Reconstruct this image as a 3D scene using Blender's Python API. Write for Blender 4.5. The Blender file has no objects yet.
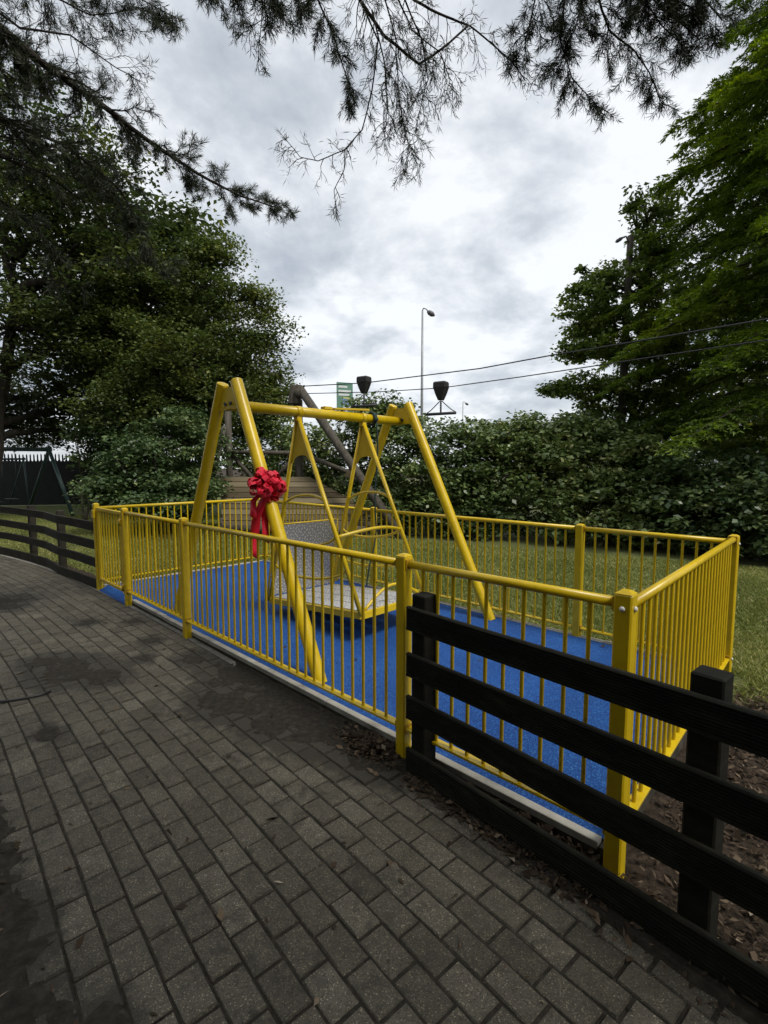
import bpy, bmesh, math, random
import numpy as np
from mathutils import Vector, Matrix
R = math.radians
random.seed(7)
rng = np.random.default_rng(11)
S = bpy.context.scene
COL = S.collection

# ------------------------------------------------------------------ camera
H = 1.57
FPX = 498.0
PITCH = math.atan(45/FPX)
cam_d = bpy.data.cameras.new('camera')
cam = bpy.data.objects.new('camera', cam_d); COL.objects.link(cam)
cam.location = (0, 0, H)
cam.rotation_euler = (R(90)-PITCH, 0, 0)
cam_d.sensor_fit = 'VERTICAL'; cam_d.sensor_height = 36.0; cam_d.sensor_width = 27.0
cam_d.lens = FPX/1024*36.0
cam_d.clip_start = 0.05; cam_d.clip_end = 3000
S.camera = cam

def at(u, v, Y):
    """world point on depth plane Y that the photo shows at pixel (u, v)"""
    x = (u-384)/FPX; z = (512-v)/FPX
    ry = math.cos(PITCH)+z*math.sin(PITCH); rz = -math.sin(PITCH)+z*math.cos(PITCH)
    t = Y/ry
    return Vector((x*t, Y, H+rz*t))

def W(d, n, z=0.0):
    """enclosure frame: d along the front railing, n across it"""
    return Vector((.713*d+.701*n, -.701*d+.713*n, z))
DV = Vector((.713, -.701, 0)); NV = Vector((.701, .713, 0)); UP = Vector((0, 0, 1))

# ------------------------------------------------------------------ materials
def new_mat(name):
    m = bpy.data.materials.new(name); m.use_nodes = True
    nt = m.node_tree; nt.nodes.clear()
    return m, nt, nt.nodes, nt.links

def nd(nodes, t, **kw):
    n = nodes.new(t)
    for k, v in kw.items():
        if k in n.inputs.keys(): n.inputs[k].default_value = v
        else: setattr(n, k, v)
    return n

def ramp(nodes, stops):
    r = nodes.new('ShaderNodeValToRGB')
    e = r.color_ramp.elements
    while len(e) < len(stops): e.new(0.5)
    for i, (p, c) in enumerate(stops):
        e[i].position = p; e[i].color = (*c, 1) if len(c) == 3 else c
    return r

def surf(name, stops, scale=8., rough=.6, spec=.5, metal=0., bump=.0, bscale=40., detail=6., stretch=(1, 1, 1),
         var=False, coat=0., coord='Object', bdist=.01):
    m, nt, N, L = new_mat(name)
    out = N.new('ShaderNodeOutputMaterial'); p = N.new('ShaderNodeBsdfPrincipled')
    L.new(p.outputs[0], out.inputs[0])
    tc = N.new('ShaderNodeTexCoord'); mp = N.new('ShaderNodeMapping')
    mp.inputs['Scale'].default_value = stretch
    L.new(tc.outputs[coord], mp.inputs[0])
    no = nd(N, 'ShaderNodeTexNoise', Scale=scale, Detail=detail, Roughness=.62)
    L.new(mp.outputs[0], no.inputs['Vector'])
    r = ramp(N, stops)
    if var:
        a = N.new('ShaderNodeAttribute'); a.attribute_name = 'var'
        mx = nd(N, 'ShaderNodeMath', operation='MULTIPLY_ADD'); mx.inputs[1].default_value = .55
        ad = nd(N, 'ShaderNodeMath', operation='MULTIPLY'); ad.inputs[1].default_value = .45
        L.new(no.outputs[0], ad.inputs[0]); L.new(a.outputs['Fac'], mx.inputs[0]); L.new(ad.outputs[0], mx.inputs[2])
        L.new(mx.outputs[0], r.inputs[0])
    else:
        L.new(no.outputs[0], r.inputs[0])
    L.new(r.outputs[0], p.inputs['Base Color'])
    p.inputs['Roughness'].default_value = rough; p.inputs['Metallic'].default_value = metal
    p.inputs['Specular IOR Level'].default_value = spec
    p.inputs['Coat Weight'].default_value = coat
    if bump:
        nb = nd(N, 'ShaderNodeTexNoise', Scale=bscale, Detail=5.)
        L.new(mp.outputs[0], nb.inputs['Vector'])
        b = nd(N, 'ShaderNodeBump', Strength=bump, Distance=bdist)
        L.new(nb.outputs[0], b.inputs['Height']); L.new(b.outputs[0], p.inputs['Normal'])
    return m

def leaf_mat(name, stops, trans=.3, rough=.5, spec=.35):
    m, nt, N, L = new_mat(name)
    out = N.new('ShaderNodeOutputMaterial'); p = N.new('ShaderNodeBsdfPrincipled')
    a = N.new('ShaderNodeAttribute'); a.attribute_name = 'var'
    r = ramp(N, stops); L.new(a.outputs['Fac'], r.inputs[0])
    L.new(r.outputs[0], p.inputs['Base Color'])
    p.inputs['Roughness'].default_value = rough; p.inputs['Specular IOR Level'].default_value = spec
    t = N.new('ShaderNodeBsdfTranslucent'); hs = nd(N, 'ShaderNodeHueSaturation', Saturation=1.15, Value=1.3)
    L.new(r.outputs[0], hs.inputs['Color']); L.new(hs.outputs[0], t.inputs[0])
    mx = nd(N, 'ShaderNodeMixShader'); mx.inputs[0].default_value = trans
    L.new(p.outputs[0], mx.inputs[1]); L.new(t.outputs[0], mx.inputs[2]); L.new(mx.outputs[0], out.inputs[0])
    return m

M = {}
M['yellow'] = surf('yellow_paint', [(.24, (.20, .13, .02)), (.29, (.53, .355, .005)), (.55, (.63, .435, .006)), (.8, (.68, .49, .012))], 9, .33, .5, bump=.03, bscale=35, bdist=.002)
M['yellow_dirty'] = surf('yellow_paint_grubby', [(.3, (.14, .09, .02)), (.45, (.37, .215, .008)), (.75, (.46, .275, .008))], 14, .42, .45, bump=.05, bscale=40, bdist=.002)
M['bolt'] = surf('bolt_cap', [(.3, (.55, .54, .5)), (.7, (.75, .74, .7))], 20, .4)
M['dark_metal'] = surf('dark_metal', [(.3, (.02, .02, .022)), (.7, (.05, .05, .055))], 20, .5)
M['alu_side'] = surf('alu_side', [(.3, (.45, .46, .47)), (.7, (.62, .63, .64))], 20, .4, metal=.8)
M['concrete'] = surf('concrete_kerb', [(.25, (.14, .13, .11)), (.38, (.29, .275, .235)), (.75, (.45, .43, .375))], 7, .85, .3, bump=.3, bscale=120, bdist=.003)
M['edging'] = surf('concrete_edging', [(.3, (.10, .095, .08)), (.55, (.22, .21, .18)), (.8, (.30, .29, .26))], 5, .9, .25, bump=.3, bscale=90, bdist=.003)
M['paver'] = None
M['wood_dark'] = surf('stained_timber', [(.25, (.004, .004, .0025)), (.5, (.0095, .009, .0055)), (.66, (.018, .017, .0095)), (.8, (.034, .036, .015))], 6, .8, .2, bump=.4, bscale=60, stretch=(1, 1, 4), bdist=.004)
M['wood_left'] = surf('weathered_dark_timber', [(.25, (.015, .013, .009)), (.5, (.028, .025, .017)), (.75, (.05, .044, .028))], 6, .8, .25, bump=.4, bscale=50, stretch=(1, 1, 4), bdist=.004)
M['wood_grey'] = surf('weathered_grey_timber', [(.25, (.055, .041, .022)), (.5, (.108, .084, .048)), (.78, (.18, .145, .088))], 5, .85, .25, bump=.5, bscale=30, stretch=(.4, 1, 5), var=True, bdist=.006)
M['wood_post'] = surf('weathered_post_timber', [(.25, (.035, .03, .024)), (.5, (.075, .065, .05)), (.78, (.13, .115, .09))], 5, .85, .25, bump=.5, bscale=30, stretch=(4, 4, .5), bdist=.006)
M['ribbon'] = surf('satin_ribbon', [(.2, (.52, .006, .024)), (.8, (.68, .014, .04))], 4, .42, .4)
M['rope'] = surf('green_rope', [(.3, (.008, .02, .018)), (.7, (.02, .05, .042))], 60, .8, bump=.5, bscale=150)
M['green_steel'] = surf('green_steel', [(.3, (.03, .065, .058)), (.7, (.055, .105, .095))], 6, .5)
M['fence_black'] = surf('dark_fence', [(.3, (.006, .008, .007)), (.7, (.014, .017, .015))], 3, .7)
M['bark'] = surf('bark', [(.25, (.018, .015, .011)), (.5, (.04, .034, .025)), (.8, (.075, .066, .05))], 9, .95, .15, bump=.9, bscale=22, stretch=(1, 1, .35), bdist=.03)
M['pine_bark'] = surf('pine_bark', [(.25, (.014, .011, .009)), (.5, (.03, .024, .02)), (.8, (.06, .05, .04))], 12, .95, .15, bump=.8, bscale=40, bdist=.02)
M['lamp_grey'] = surf('galvanised_steel', [(.3, (.20, .21, .21)), (.7, (.3, .31, .31))], 4, .5, metal=.3)
M['lamp_dark'] = surf('lamp_head', [(.3, (.05, .05, .055)), (.7, (.09, .09, .1))], 4, .5)
M['sign_green'] = surf('sign_green', [(.3, (.10, .22, .16)), (.7, (.15, .28, .2))], 2, .4)
M['sign_white'] = surf('sign_white', [(.3, (.6, .62, .62)), (.7, (.75, .76, .76))], 2, .4)
M['sign_blue'] = surf('sign_blue', [(.3, (.14, .25, .5)), (.7, (.2, .32, .58))], 2, .4)
M['sign_yellow'] = surf('sign_yellow', [(.3, (.55, .5, .1)), (.7, (.65, .6, .15))], 2, .4)
M['wire'] = surf('steel_wire', [(.3, (.03, .03, .032)), (.7, (.06, .06, .065))], 20, .5, metal=.5)
M['trolley'] = surf('trolley_cover', [(.3, (.012, .011, .010)), (.7, (.028, .026, .024))], 8, .6, bump=.3, bscale=20)
M['cable'] = surf('rubber_strap', [(.3, (.008, .008, .008)), (.7, (.02, .02, .02))], 20, .5)
M['leaf_left'] = leaf_mat('broad_leaf_dark', [(0.0, (0.0287, 0.0454, 0.0169)), (0.5, (0.061, 0.0847, 0.0264)), (0.85, (0.104, 0.1332, 0.0378)), (1.0, (0.2332, 0.2269, 0.0568))], .28)
M['leaf_mid'] = leaf_mat('broad_leaf_olive', [(0.0, (0.0408, 0.0621, 0.0191)), (0.5, (0.0864, 0.1179, 0.0324)), (0.85, (0.1492, 0.1787, 0.0494)), (1.0, (0.2984, 0.2949, 0.076))], .3)
M['leaf_shrub'] = leaf_mat('shrub_leaf', [(0.0, (0.0305, 0.0591, 0.0221)), (0.5, (0.0741, 0.1183, 0.0421)), (0.85, (0.1483, 0.1971, 0.0744)), (1.0, (0.24, 0.2759, 0.1104))], .22, .38, .5)
M['leaf_hedge'] = leaf_mat('bramble_leaf', [(0.0, (0.0569, 0.0925, 0.0304)), (0.5, (0.1256, 0.1795, 0.0581)), (0.85, (0.2425, 0.2856, 0.0962)), (1.0, (0.4276, 0.4077, 0.1773))], .22, .4, .5)
M['leaf_acer'] = leaf_mat('maple_leaf', [(0.0, (0.0651, 0.1001, 0.0278)), (0.5, (0.1443, 0.2001, 0.0502)), (0.85, (0.2526, 0.3198, 0.0722)), (1.0, (0.3609, 0.3892, 0.0973))], .3, .42, .4)
M['leaf_feather'] = leaf_mat('feathery_leaf', [(0.0, (0.0675, 0.1087, 0.0209)), (0.5, (0.1419, 0.2123, 0.0324)), (0.85, (0.2433, 0.3138, 0.0417)), (1.0, (0.3378, 0.3861, 0.058))], .33, .6, .25)
M['needle'] = leaf_mat('pine_needle', [(0.0, (0.0138, 0.0207, 0.0092)), (0.5, (0.0299, 0.0414, 0.0161)), (0.9, (0.0517, 0.0633, 0.0253)), (1.0, (0.092, 0.0805, 0.0345))], .12, .5, .3)
M['grass'] = leaf_mat('grass_blade', [(0.0, (0.0938, 0.1196, 0.0315)), (0.5, (0.1953, 0.2242, 0.0615)), (0.85, (0.3125, 0.314, 0.1001)), (1.0, (0.5625, 0.4934, 0.2431))], .3, .6, .2)
M['litter'] = leaf_mat('dead_leaf', [(0.0, (0.0208, 0.0143, 0.0091)), (0.45, (0.065, 0.0442, 0.0273)), (0.8, (0.156, 0.1144, 0.0741)), (1.0, (0.39, 0.325, 0.247))], .08, .8, .2)

# pavers: per-block tone + speckled aggregate
def paver_mat():
    m, nt, N, L = new_mat('concrete_paver')
    out = N.new('ShaderNodeOutputMaterial'); p = N.new('ShaderNodeBsdfPrincipled'); L.new(p.outputs[0], out.inputs[0])
    tc = N.new('ShaderNodeTexCoord')
    a = N.new('ShaderNodeAttribute'); a.attribute_name = 'var'
    r = ramp(N, [(0., (.050, .044, .031)), (.5, (.076, .068, .050)), (1., (.104, .094, .071))])
    L.new(a.outputs['Fac'], r.inputs[0])
    vo = nd(N, 'ShaderNodeTexVoronoi', Scale=310.); L.new(tc.outputs['Object'], vo.inputs['Vector'])
    sc_ = N.new('ShaderNodeSeparateColor'); L.new(vo.outputs['Color'], sc_.inputs[0])
    r1 = ramp(N, [(0., (.38, .38, .38)), (.25, (.78, .78, .78)), (.6, (1.03, 1.03, 1.02)), (.93, (1.3, 1.29, 1.25)), (.975, (3.4, 3.3, 3.1))]); L.new(sc_.outputs[0], r1.inputs[0])
    m1 = nd(N, 'ShaderNodeMix', data_type='RGBA', blend_type='MULTIPLY'); m1.inputs[0].default_value = .8
    L.new(r.outputs[0], m1.inputs[6]); L.new(r1.outputs[0], m1.inputs[7])
    # blotchy grime
    n2 = nd(N, 'ShaderNodeTexNoise', Scale=3.2, Detail=8., Roughness=.68); L.new(tc.outputs['Object'], n2.inputs['Vector'])
    r2 = ramp(N, [(.38, (1, 1, 1)), (.62, (0, 0, 0))]); L.new(n2.outputs[0], r2.inputs[0])
    n3 = nd(N, 'ShaderNodeTexNoise', Scale=17., Detail=6., Roughness=.7); L.new(tc.outputs['Object'], n3.inputs['Vector'])
    r3 = ramp(N, [(.40, (1, 1, 1)), (.56, (0, 0, 0))]); L.new(n3.outputs[0], r3.inputs[0])
    mm = nd(N, 'ShaderNodeMath', operation='MULTIPLY'); L.new(r2.outputs[0], mm.inputs[0]); L.new(r3.outputs[0], mm.inputs[1])
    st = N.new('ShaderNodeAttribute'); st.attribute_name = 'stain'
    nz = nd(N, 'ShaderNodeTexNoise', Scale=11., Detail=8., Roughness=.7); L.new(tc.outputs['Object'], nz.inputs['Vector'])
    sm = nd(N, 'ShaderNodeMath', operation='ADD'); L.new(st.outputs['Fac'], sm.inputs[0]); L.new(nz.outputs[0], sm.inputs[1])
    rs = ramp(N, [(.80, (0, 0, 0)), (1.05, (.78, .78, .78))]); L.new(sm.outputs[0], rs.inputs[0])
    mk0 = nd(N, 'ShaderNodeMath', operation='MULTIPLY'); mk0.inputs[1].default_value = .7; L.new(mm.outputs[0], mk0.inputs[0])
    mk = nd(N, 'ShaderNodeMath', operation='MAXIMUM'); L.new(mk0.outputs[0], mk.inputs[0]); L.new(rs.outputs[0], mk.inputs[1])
    m2 = nd(N, 'ShaderNodeMix', data_type='RGBA'); m2.inputs[7].default_value = (.020, .0175, .013, 1)
    L.new(mk.outputs[0], m2.inputs[0]); L.new(m1.outputs[2], m2.inputs[6])
    L.new(m2.outputs[2], p.inputs['Base Color'])
    p.inputs['Roughness'].default_value = .82; p.inputs['Specular IOR Level'].default_value = .35
    b = nd(N, 'ShaderNodeBump', Strength=.55, Distance=.004); 
    n4 = nd(N, 'ShaderNodeTexNoise', Scale=150., Detail=6., Roughness=.7); L.new(tc.outputs['Object'], n4.inputs['Vector'])
    L.new(n4.outputs[0], b.inputs['Height']); L.new(b.outputs[0], p.inputs['Normal'])
    return m
M['paver'] = paver_mat()

def rubber_mat():
    m, nt, N, L = new_mat('blue_wetpour')
    out = N.new('ShaderNodeOutputMaterial'); p = N.new('ShaderNodeBsdfPrincipled'); L.new(p.outputs[0], out.inputs[0])
    tc = N.new('ShaderNodeTexCoord')
    v = nd(N, 'ShaderNodeTexVoronoi', Scale=170.); L.new(tc.outputs['Object'], v.inputs['Vector'])
    r = ramp(N, [(0., (.005, .037, .16)), (.45, (.007, .058, .235)), (.85, (.012, .088, .32)), (1., (.04, .16, .40))])
    sep = N.new('ShaderNodeSeparateColor'); L.new(v.outputs['Color'], sep.inputs[0]); L.new(sep.outputs[0], r.inputs[0])
    n = nd(N, 'ShaderNodeTexNoise', Scale=1.3, Detail=5.); L.new(tc.outputs['Object'], n.inputs['Vector'])
    r2 = ramp(N, [(.28, (.70, .74, .80)), (.5, (.98, .98, 1.)), (.72, (1.25, 1.14, 1.05))]); L.new(n.outputs[0], r2.inputs[0])
    mx = nd(N, 'ShaderNodeMix', data_type='RGBA', blend_type='MULTIPLY'); mx.inputs[0].default_value = 1.
    L.new(r.outputs[0], mx.inputs[6]); L.new(r2.outputs[0], mx.inputs[7]); L.new(mx.outputs[2], p.inputs['Base Color'])
    p.inputs['Roughness'].default_value = .75; p.inputs['Specular IOR Level'].default_value = .3
    b = nd(N, 'ShaderNodeBump', Strength=.7, Distance=.004); L.new(v.outputs['Distance'], b.inputs['Height']); L.new(b.outputs[0], p.inputs['Normal'])
    return m
M['rubber'] = rubber_mat()

def checker_plate_mat(hi=.88, lo=.50, metal=.4):
    """aluminium tread plate: rows of short raised bars in alternating directions, in the plate's own UV metres"""
    m, nt, N, L = new_mat('tread_plate')
    out = N.new('ShaderNodeOutputMaterial'); p = N.new('ShaderNodeBsdfPrincipled'); L.new(p.outputs[0], out.inputs[0])
    uv = N.new('ShaderNodeUVMap')
    def bars(ang, off):
        mp = N.new('ShaderNodeMapping'); mp.inputs['Rotation'].default_value = (0, 0, ang); mp.inputs['Location'].default_value = (off, 0, 0)
        L.new(uv.outputs[0], mp.inputs[0])
        br = nd(N, 'ShaderNodeTexBrick', Scale=1.0, **{'Mortar Size': .0105, 'Mortar Smooth': .25, 'Brick Width': .044, 'Row Height': .03})
        L.new(mp.outputs[0], br.inputs['Vector']); return br
    b1 = bars(R(45), 0); b2 = bars(R(-45), .02)
    ck = nd(N, 'ShaderNodeTexChecker', Scale=22.); L.new(uv.outputs[0], ck.inputs['Vector'])
    mh = nd(N, 'ShaderNodeMix', data_type='FLOAT'); L.new(ck.outputs['Fac'], mh.inputs[0]); L.new(b1.outputs['Fac'], mh.inputs[2]); L.new(b2.outputs['Fac'], mh.inputs[3])
    r = ramp(N, [(0., (hi, hi, hi*.99)), (1., (lo, lo, lo*1.03))]); L.new(mh.outputs[0], r.inputs[0]); L.new(r.outputs[0], p.inputs['Base Color'])
    p.inputs['Metallic'].default_value = metal; p.inputs['Roughness'].default_value = .34
    inv = nd(N, 'ShaderNodeMath', operation='SUBTRACT'); inv.inputs[0].default_value = 1.; L.new(mh.outputs[0], inv.inputs[1])
    b = nd(N, 'ShaderNodeBump', Strength=.25, Distance=.004); L.new(inv.outputs[0], b.inputs['Height']); L.new(b.outputs[0], p.inputs['Normal'])
    return m
M['tread'] = checker_plate_mat(.92, .55, .35); M['tread_ramp_shaded'] = checker_plate_mat(.62, .30, .6)  # same metal twice: the ramp's dimmer reflections are put into its colour

def ground_mat():
    m, nt, N, L = new_mat('ground_soil_grass')
    out = N.new('ShaderNodeOutputMaterial'); p = N.new('ShaderNodeBsdfPrincipled'); L.new(p.outputs[0], out.inputs[0])
    tc = N.new('ShaderNodeTexCoord')
    a = N.new('ShaderNodeAttribute'); a.attribute_name = 'grassy'
    n0 = nd(N, 'ShaderNodeTexNoise', Scale=1.6, Detail=8., Roughness=.65); L.new(tc.outputs['Object'], n0.inputs['Vector'])
    ad = nd(N, 'ShaderNodeMath', operation='ADD'); L.new(a.outputs['Fac'], ad.inputs[0]); L.new(n0.outputs[0], ad.inputs[1])
    rm = ramp(N, [(.78, (0, 0, 0)), (1.0, (1, 1, 1))]); L.new(ad.outputs[0], rm.inputs[0])
    n1 = nd(N, 'ShaderNodeTexNoise', Scale=30., Detail=8., Roughness=.75); L.new(tc.outputs['Object'], n1.inputs['Vector'])
    soil = ramp(N, [(.3, (.014, .010, .007)), (.5, (.042, .031, .022)), (.72, (.11, .085, .06))]); L.new(n1.outputs[0], soil.inputs[0])
    gr = ramp(N, [(.3, (.035, .042, .014)), (.5, (.10, .115, .038)), (.72, (.20, .195, .08))]); L.new(n1.outputs[0], gr.inputs[0])
    mx = nd(N, 'ShaderNodeMix', data_type='RGBA'); L.new(rm.outputs[0], mx.inputs[0]); L.new(soil.outputs[0], mx.inputs[6]); L.new(gr.outputs[0], mx.inputs[7])
    L.new(mx.outputs[2], p.inputs['Base Color']); p.inputs['Roughness'].default_value = .95; p.inputs['Specular IOR Level'].default_value = .15
    b = nd(N, 'ShaderNodeBump', Strength=.9, Distance=.02); L.new(n1.outputs[0], b.inputs['Height']); L.new(b.outputs[0], p.inputs['Normal'])
    return m
M['ground'] = ground_mat()
M['kerb_side_dark'] = surf('kerb_side_concrete', [(.25, (.022, .019, .014)), (.5, (.05, .044, .034)), (.75, (.10, .09, .07))], 9, .95, .2, bump=.5, bscale=60, bdist=.004)
M['dirt'] = surf('trodden_dirt', [(.25, (.011, .0095, .007)), (.5, (.024, .021, .0155)), (.75, (.046, .040, .031))], 26, .93, .2, bump=.7, bscale=110, detail=9, bdist=.006)

# ------------------------------------------------------------------ mesh builder
class MB:
    def __init__(s): s.v = []; s.f = []; s.uv = {}; s.var = []; s.smooth = []
    def add(s, vs, fs, smooth=False, var=.5):
        o = len(s.v); s.v.extend([Vector(p) for p in vs])
        for f in fs:
            s.f.append(tuple(i+o for i in f)); s.smooth.append(smooth); s.var.append(var)
        return o
    def box(s, c, ax, ay, az, bevel=0., var=.5):
        """box with centre c and half-extent vectors ax, ay, az"""
        c = Vector(c); ax = Vector(ax); ay = Vector(ay); az = Vector(az)
        if bevel <= 0:
            vs = [c+sx*ax+sy*ay+sz*az for sz in (-1, 1) for sy in (-1, 1) for sx in (-1, 1)]
            s.add(vs, [(0, 2, 3, 1), (4, 5, 7, 6), (0, 1, 5, 4), (2, 6, 7, 3), (0, 4, 6, 2), (1, 3, 7, 5)], var=var); return
        b = bevel; lx, ly, lz = ax.length, ay.length, az.length
        ex, ey, ez = ax/lx, ay/ly, az/lz
        vs = []; idx = {}
        for sx in (-1, 1):
            for sy in (-1, 1):
                for sz in (-1, 1):
                    for k in range(3):
                        p = [lx-b, ly-b, lz-b]; p[k] += b
                        idx[(sx, sy, sz, k)] = len(vs)
                        vs.append(c+sx*p[0]*ex+sy*p[1]*ey+sz*p[2]*ez)
        fs = []
        for k in range(3):
            o = [i for i in range(3) if i != k]
            for sg in (-1, 1):
                loop = []
                for a, bb in ((-1, -1), (1, -1), (1, 1), (-1, 1)):
                    t = [0, 0, 0]; t[k] = sg; t[o[0]] = a; t[o[1]] = bb
                    loop.append(idx[(*t, k)])
                fs.append(tuple(loop))
            for a in (-1, 1):
                for bb in (-1, 1):
                    q = []
                    for sg in (-1, 1):
                        t = [0, 0, 0]; t[k] = sg; t[o[0]] = a; t[o[1]] = bb
                        q.append((idx[(*t, o[0])], idx[(*t, o[1])]))
                    fs.append((q[0][0], q[0][1], q[1][1], q[1][0]))
        for sx in (-1, 1):
            for sy in (-1, 1):
                for sz in (-1, 1):
                    fs.append(tuple(idx[(sx, sy, sz, k)] for k in range(3)))
        s.add(vs, fs, var=var)
    def tube(s, pts, r, seg=10, cap=True, var=.5):
        pts = [Vector(p) for p in pts]; n = len(pts)
        rs = r if isinstance(r, (list, tuple)) else [r]*n
        t0 = (pts[1]-pts[0]).normalized()
        ref = Vector((0, 0, 1)) if abs(t0.z) < .9 else Vector((1, 0, 0))
        a = t0.cross(ref).normalized(); vs = []
        for i in range(n):
            if i == 0: t = pts[1]-pts[0]
            elif i == n-1: t = pts[-1]-pts[-2]
            else: t = (pts[i+1]-pts[i]).normalized()+(pts[i]-pts[i-1]).normalized()
            t = t.normalized() if t.length > 1e-9 else t0
            a = (a-t*a.dot(t)); a = a.normalized() if a.length > 1e-6 else t.orthogonal().normalized()
            b = t.cross(a)
            for k in range(seg):
                an = 2*math.pi*k/seg
                vs.append(pts[i]+(a*math.cos(an)+b*math.sin(an))*rs[i])
        fs = []
        for i in range(n-1):
            for k in range(seg):
                k2 = (k+1) % seg
                fs.append((i*seg+k, i*seg+k2, (i+1)*seg+k2, (i+1)*seg+k))
        o = s.add(vs, fs, True, var)
        if cap:
            s.f.append(tuple(o+k for k in range(seg-1, -1, -1))); s.smooth.append(False); s.var.append(var)
            s.f.append(tuple(o+(n-1)*seg+k for k in range(seg))); s.smooth.append(False); s.var.append(var)
    def dome(s, c, r, axis, seg=10, rings=4, squash=.6):
        c = Vector(c); t = Vector(axis).normalized(); a = t.orthogonal().normalized(); b = t.cross(a); vs = []; fs = []
        for i in range(rings):
            ph = i/rings*math.pi/2
            for k in range(seg):
                an = 2*math.pi*k/seg
                vs.append(c+(a*math.cos(an)+b*math.sin(an))*r*math.cos(ph)+t*r*squash*math.sin(ph))
        vs.append(c+t*r*squash)
        for i in range(rings-1):
            for k in range(seg):
                k2 = (k+1) % seg; fs.append((i*seg+k, i*seg+k2, (i+1)*seg+k2, (i+1)*seg+k))
        for k in range(seg): fs.append(((rings-1)*seg+k, (rings-1)*seg+(k+1) % seg, len(vs)-1))
        s.add(vs, fs, True)
    def prism(s, poly, ext, var=.5):
        """poly: list of 3D points (planar), extruded by vector ext"""
        n = len(poly); e = Vector(ext); vs = [Vector(p) for p in poly]+[Vector(p)+e for p in poly]
        fs = [tuple(range(n-1, -1, -1)), tuple(range(n, 2*n))]+[(i, (i+1) % n, n+(i+1) % n, n+i) for i in range(n)]
        s.add(vs, fs, var=var)
    def sweep(s, path, prof, closed=True, var=.5):
        """prof: (side, up) pairs; side is to the right of the travel direction"""
        P = [Vector(p) for p in path]; n = len(P); m = len(prof); vs = []
        for i in range(n):
            t = (P[min(i+1, n-1)]-P[max(i-1, 0)]); t.z = 0; t.normalize(); sd = Vector((t.y, -t.x, 0))
            for a, b in prof: vs.append(P[i]+sd*a+Vector((0, 0, b)))
        fs = []
        for i in range(n-1):
            for k in range(m if closed else m-1):
                k2 = (k+1) % m; fs.append((i*m+k, (i+1)*m+k, (i+1)*m+k2, i*m+k2))
        if closed:
            fs.append(tuple(range(m))); fs.append(tuple((n-1)*m+k for k in range(m-1, -1, -1)))
        s.add(vs, fs, var=var)
    def build(s, name, mat, parent=None, fix=True):
        org = parent_world(parent)
        me = bpy.data.meshes.new(name)
        me.from_pydata([tuple(p-org) for p in s.v], [], s.f)
        me.polygons.foreach_set('use_smooth', s.smooth)
        at_ = me.attributes.new('var', 'FLOAT', 'FACE'); at_.data.foreach_set('value', s.var)
        if fix:
            bm = bmesh.new(); bm.from_mesh(me); bmesh.ops.recalc_face_normals(bm, faces=bm.faces); bm.to_mesh(me); bm.free()
        me.materials.append(mat); me.update()
        o = bpy.data.objects.new(name, me); COL.objects.link(o)
        if parent: o.parent = parent
        return o

def parent_world(p):
    v = Vector((0, 0, 0))
    while p is not None:
        v = v+Vector(p.location); p = p.parent
    return v

def tag(o, label=None, cat=None, group=None, kind=None):
    if label: o['label'] = label
    if cat: o['category'] = cat
    if group: o['group'] = group
    if kind: o['kind'] = kind
    return o

def thing(name, loc, label, cat, group=None):
    o = bpy.data.objects.new(name, None); COL.objects.link(o); o.location = loc; o.empty_display_size = .2
    return tag(o, label, cat, group)

def copy_part(src, parent, loc):
    c = src.copy(); COL.objects.link(c); c.parent = parent; c.location = loc
    return c

def np_mesh(name, V, F, mat, parent=None, var=None, smooth=False):
    """V (n,3), F (m,k) -> one mesh"""
    org = parent_world(parent); V = V-np.array(org)
    me = bpy.data.meshes.new(name); m, k = F.shape
    me.vertices.add(len(V)); me.vertices.foreach_set('co', V.astype(np.float32).ravel())
    me.loops.add(m*k); me.loops.foreach_set('vertex_index', F.astype(np.int32).ravel())
    me.polygons.add(m); me.polygons.foreach_set('loop_start', (np.arange(m)*k).astype(np.int32))
    if smooth: me.polygons.foreach_set('use_smooth', np.ones(m, bool))
    if var is not None:
        a = me.attributes.new('var', 'FLOAT', 'FACE'); a.data.foreach_set('value', var.astype(np.float32))
    me.update(calc_edges=True); me.validate()
    me.materials.append(mat)
    o = bpy.data.objects.new(name, me); COL.objects.link(o)
    if parent: o.parent = parent
    return o

def unit(a): return a/np.maximum(np.linalg.norm(a, axis=-1, keepdims=True), 1e-9)

def leaf_quads(P, axis, nrm, length, width):
    """diamond leaves at P pointing along axis, facing nrm, slightly cupped"""
    axis = unit(axis); side = unit(np.cross(axis, nrm)); nn = np.cross(side, axis)
    L = length[:, None]; Wd = width[:, None]
    v0 = P; v1 = P+axis*L*.45+side*Wd*.5+nn*Wd*.12; v2 = P+axis*L; v3 = P+axis*L*.45-side*Wd*.5+nn*Wd*.12
    V = np.stack([v0, v1, v2, v3], 1).reshape(-1, 3)
    F = np.arange(len(P)*4).reshape(-1, 4)
    return V, F

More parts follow.
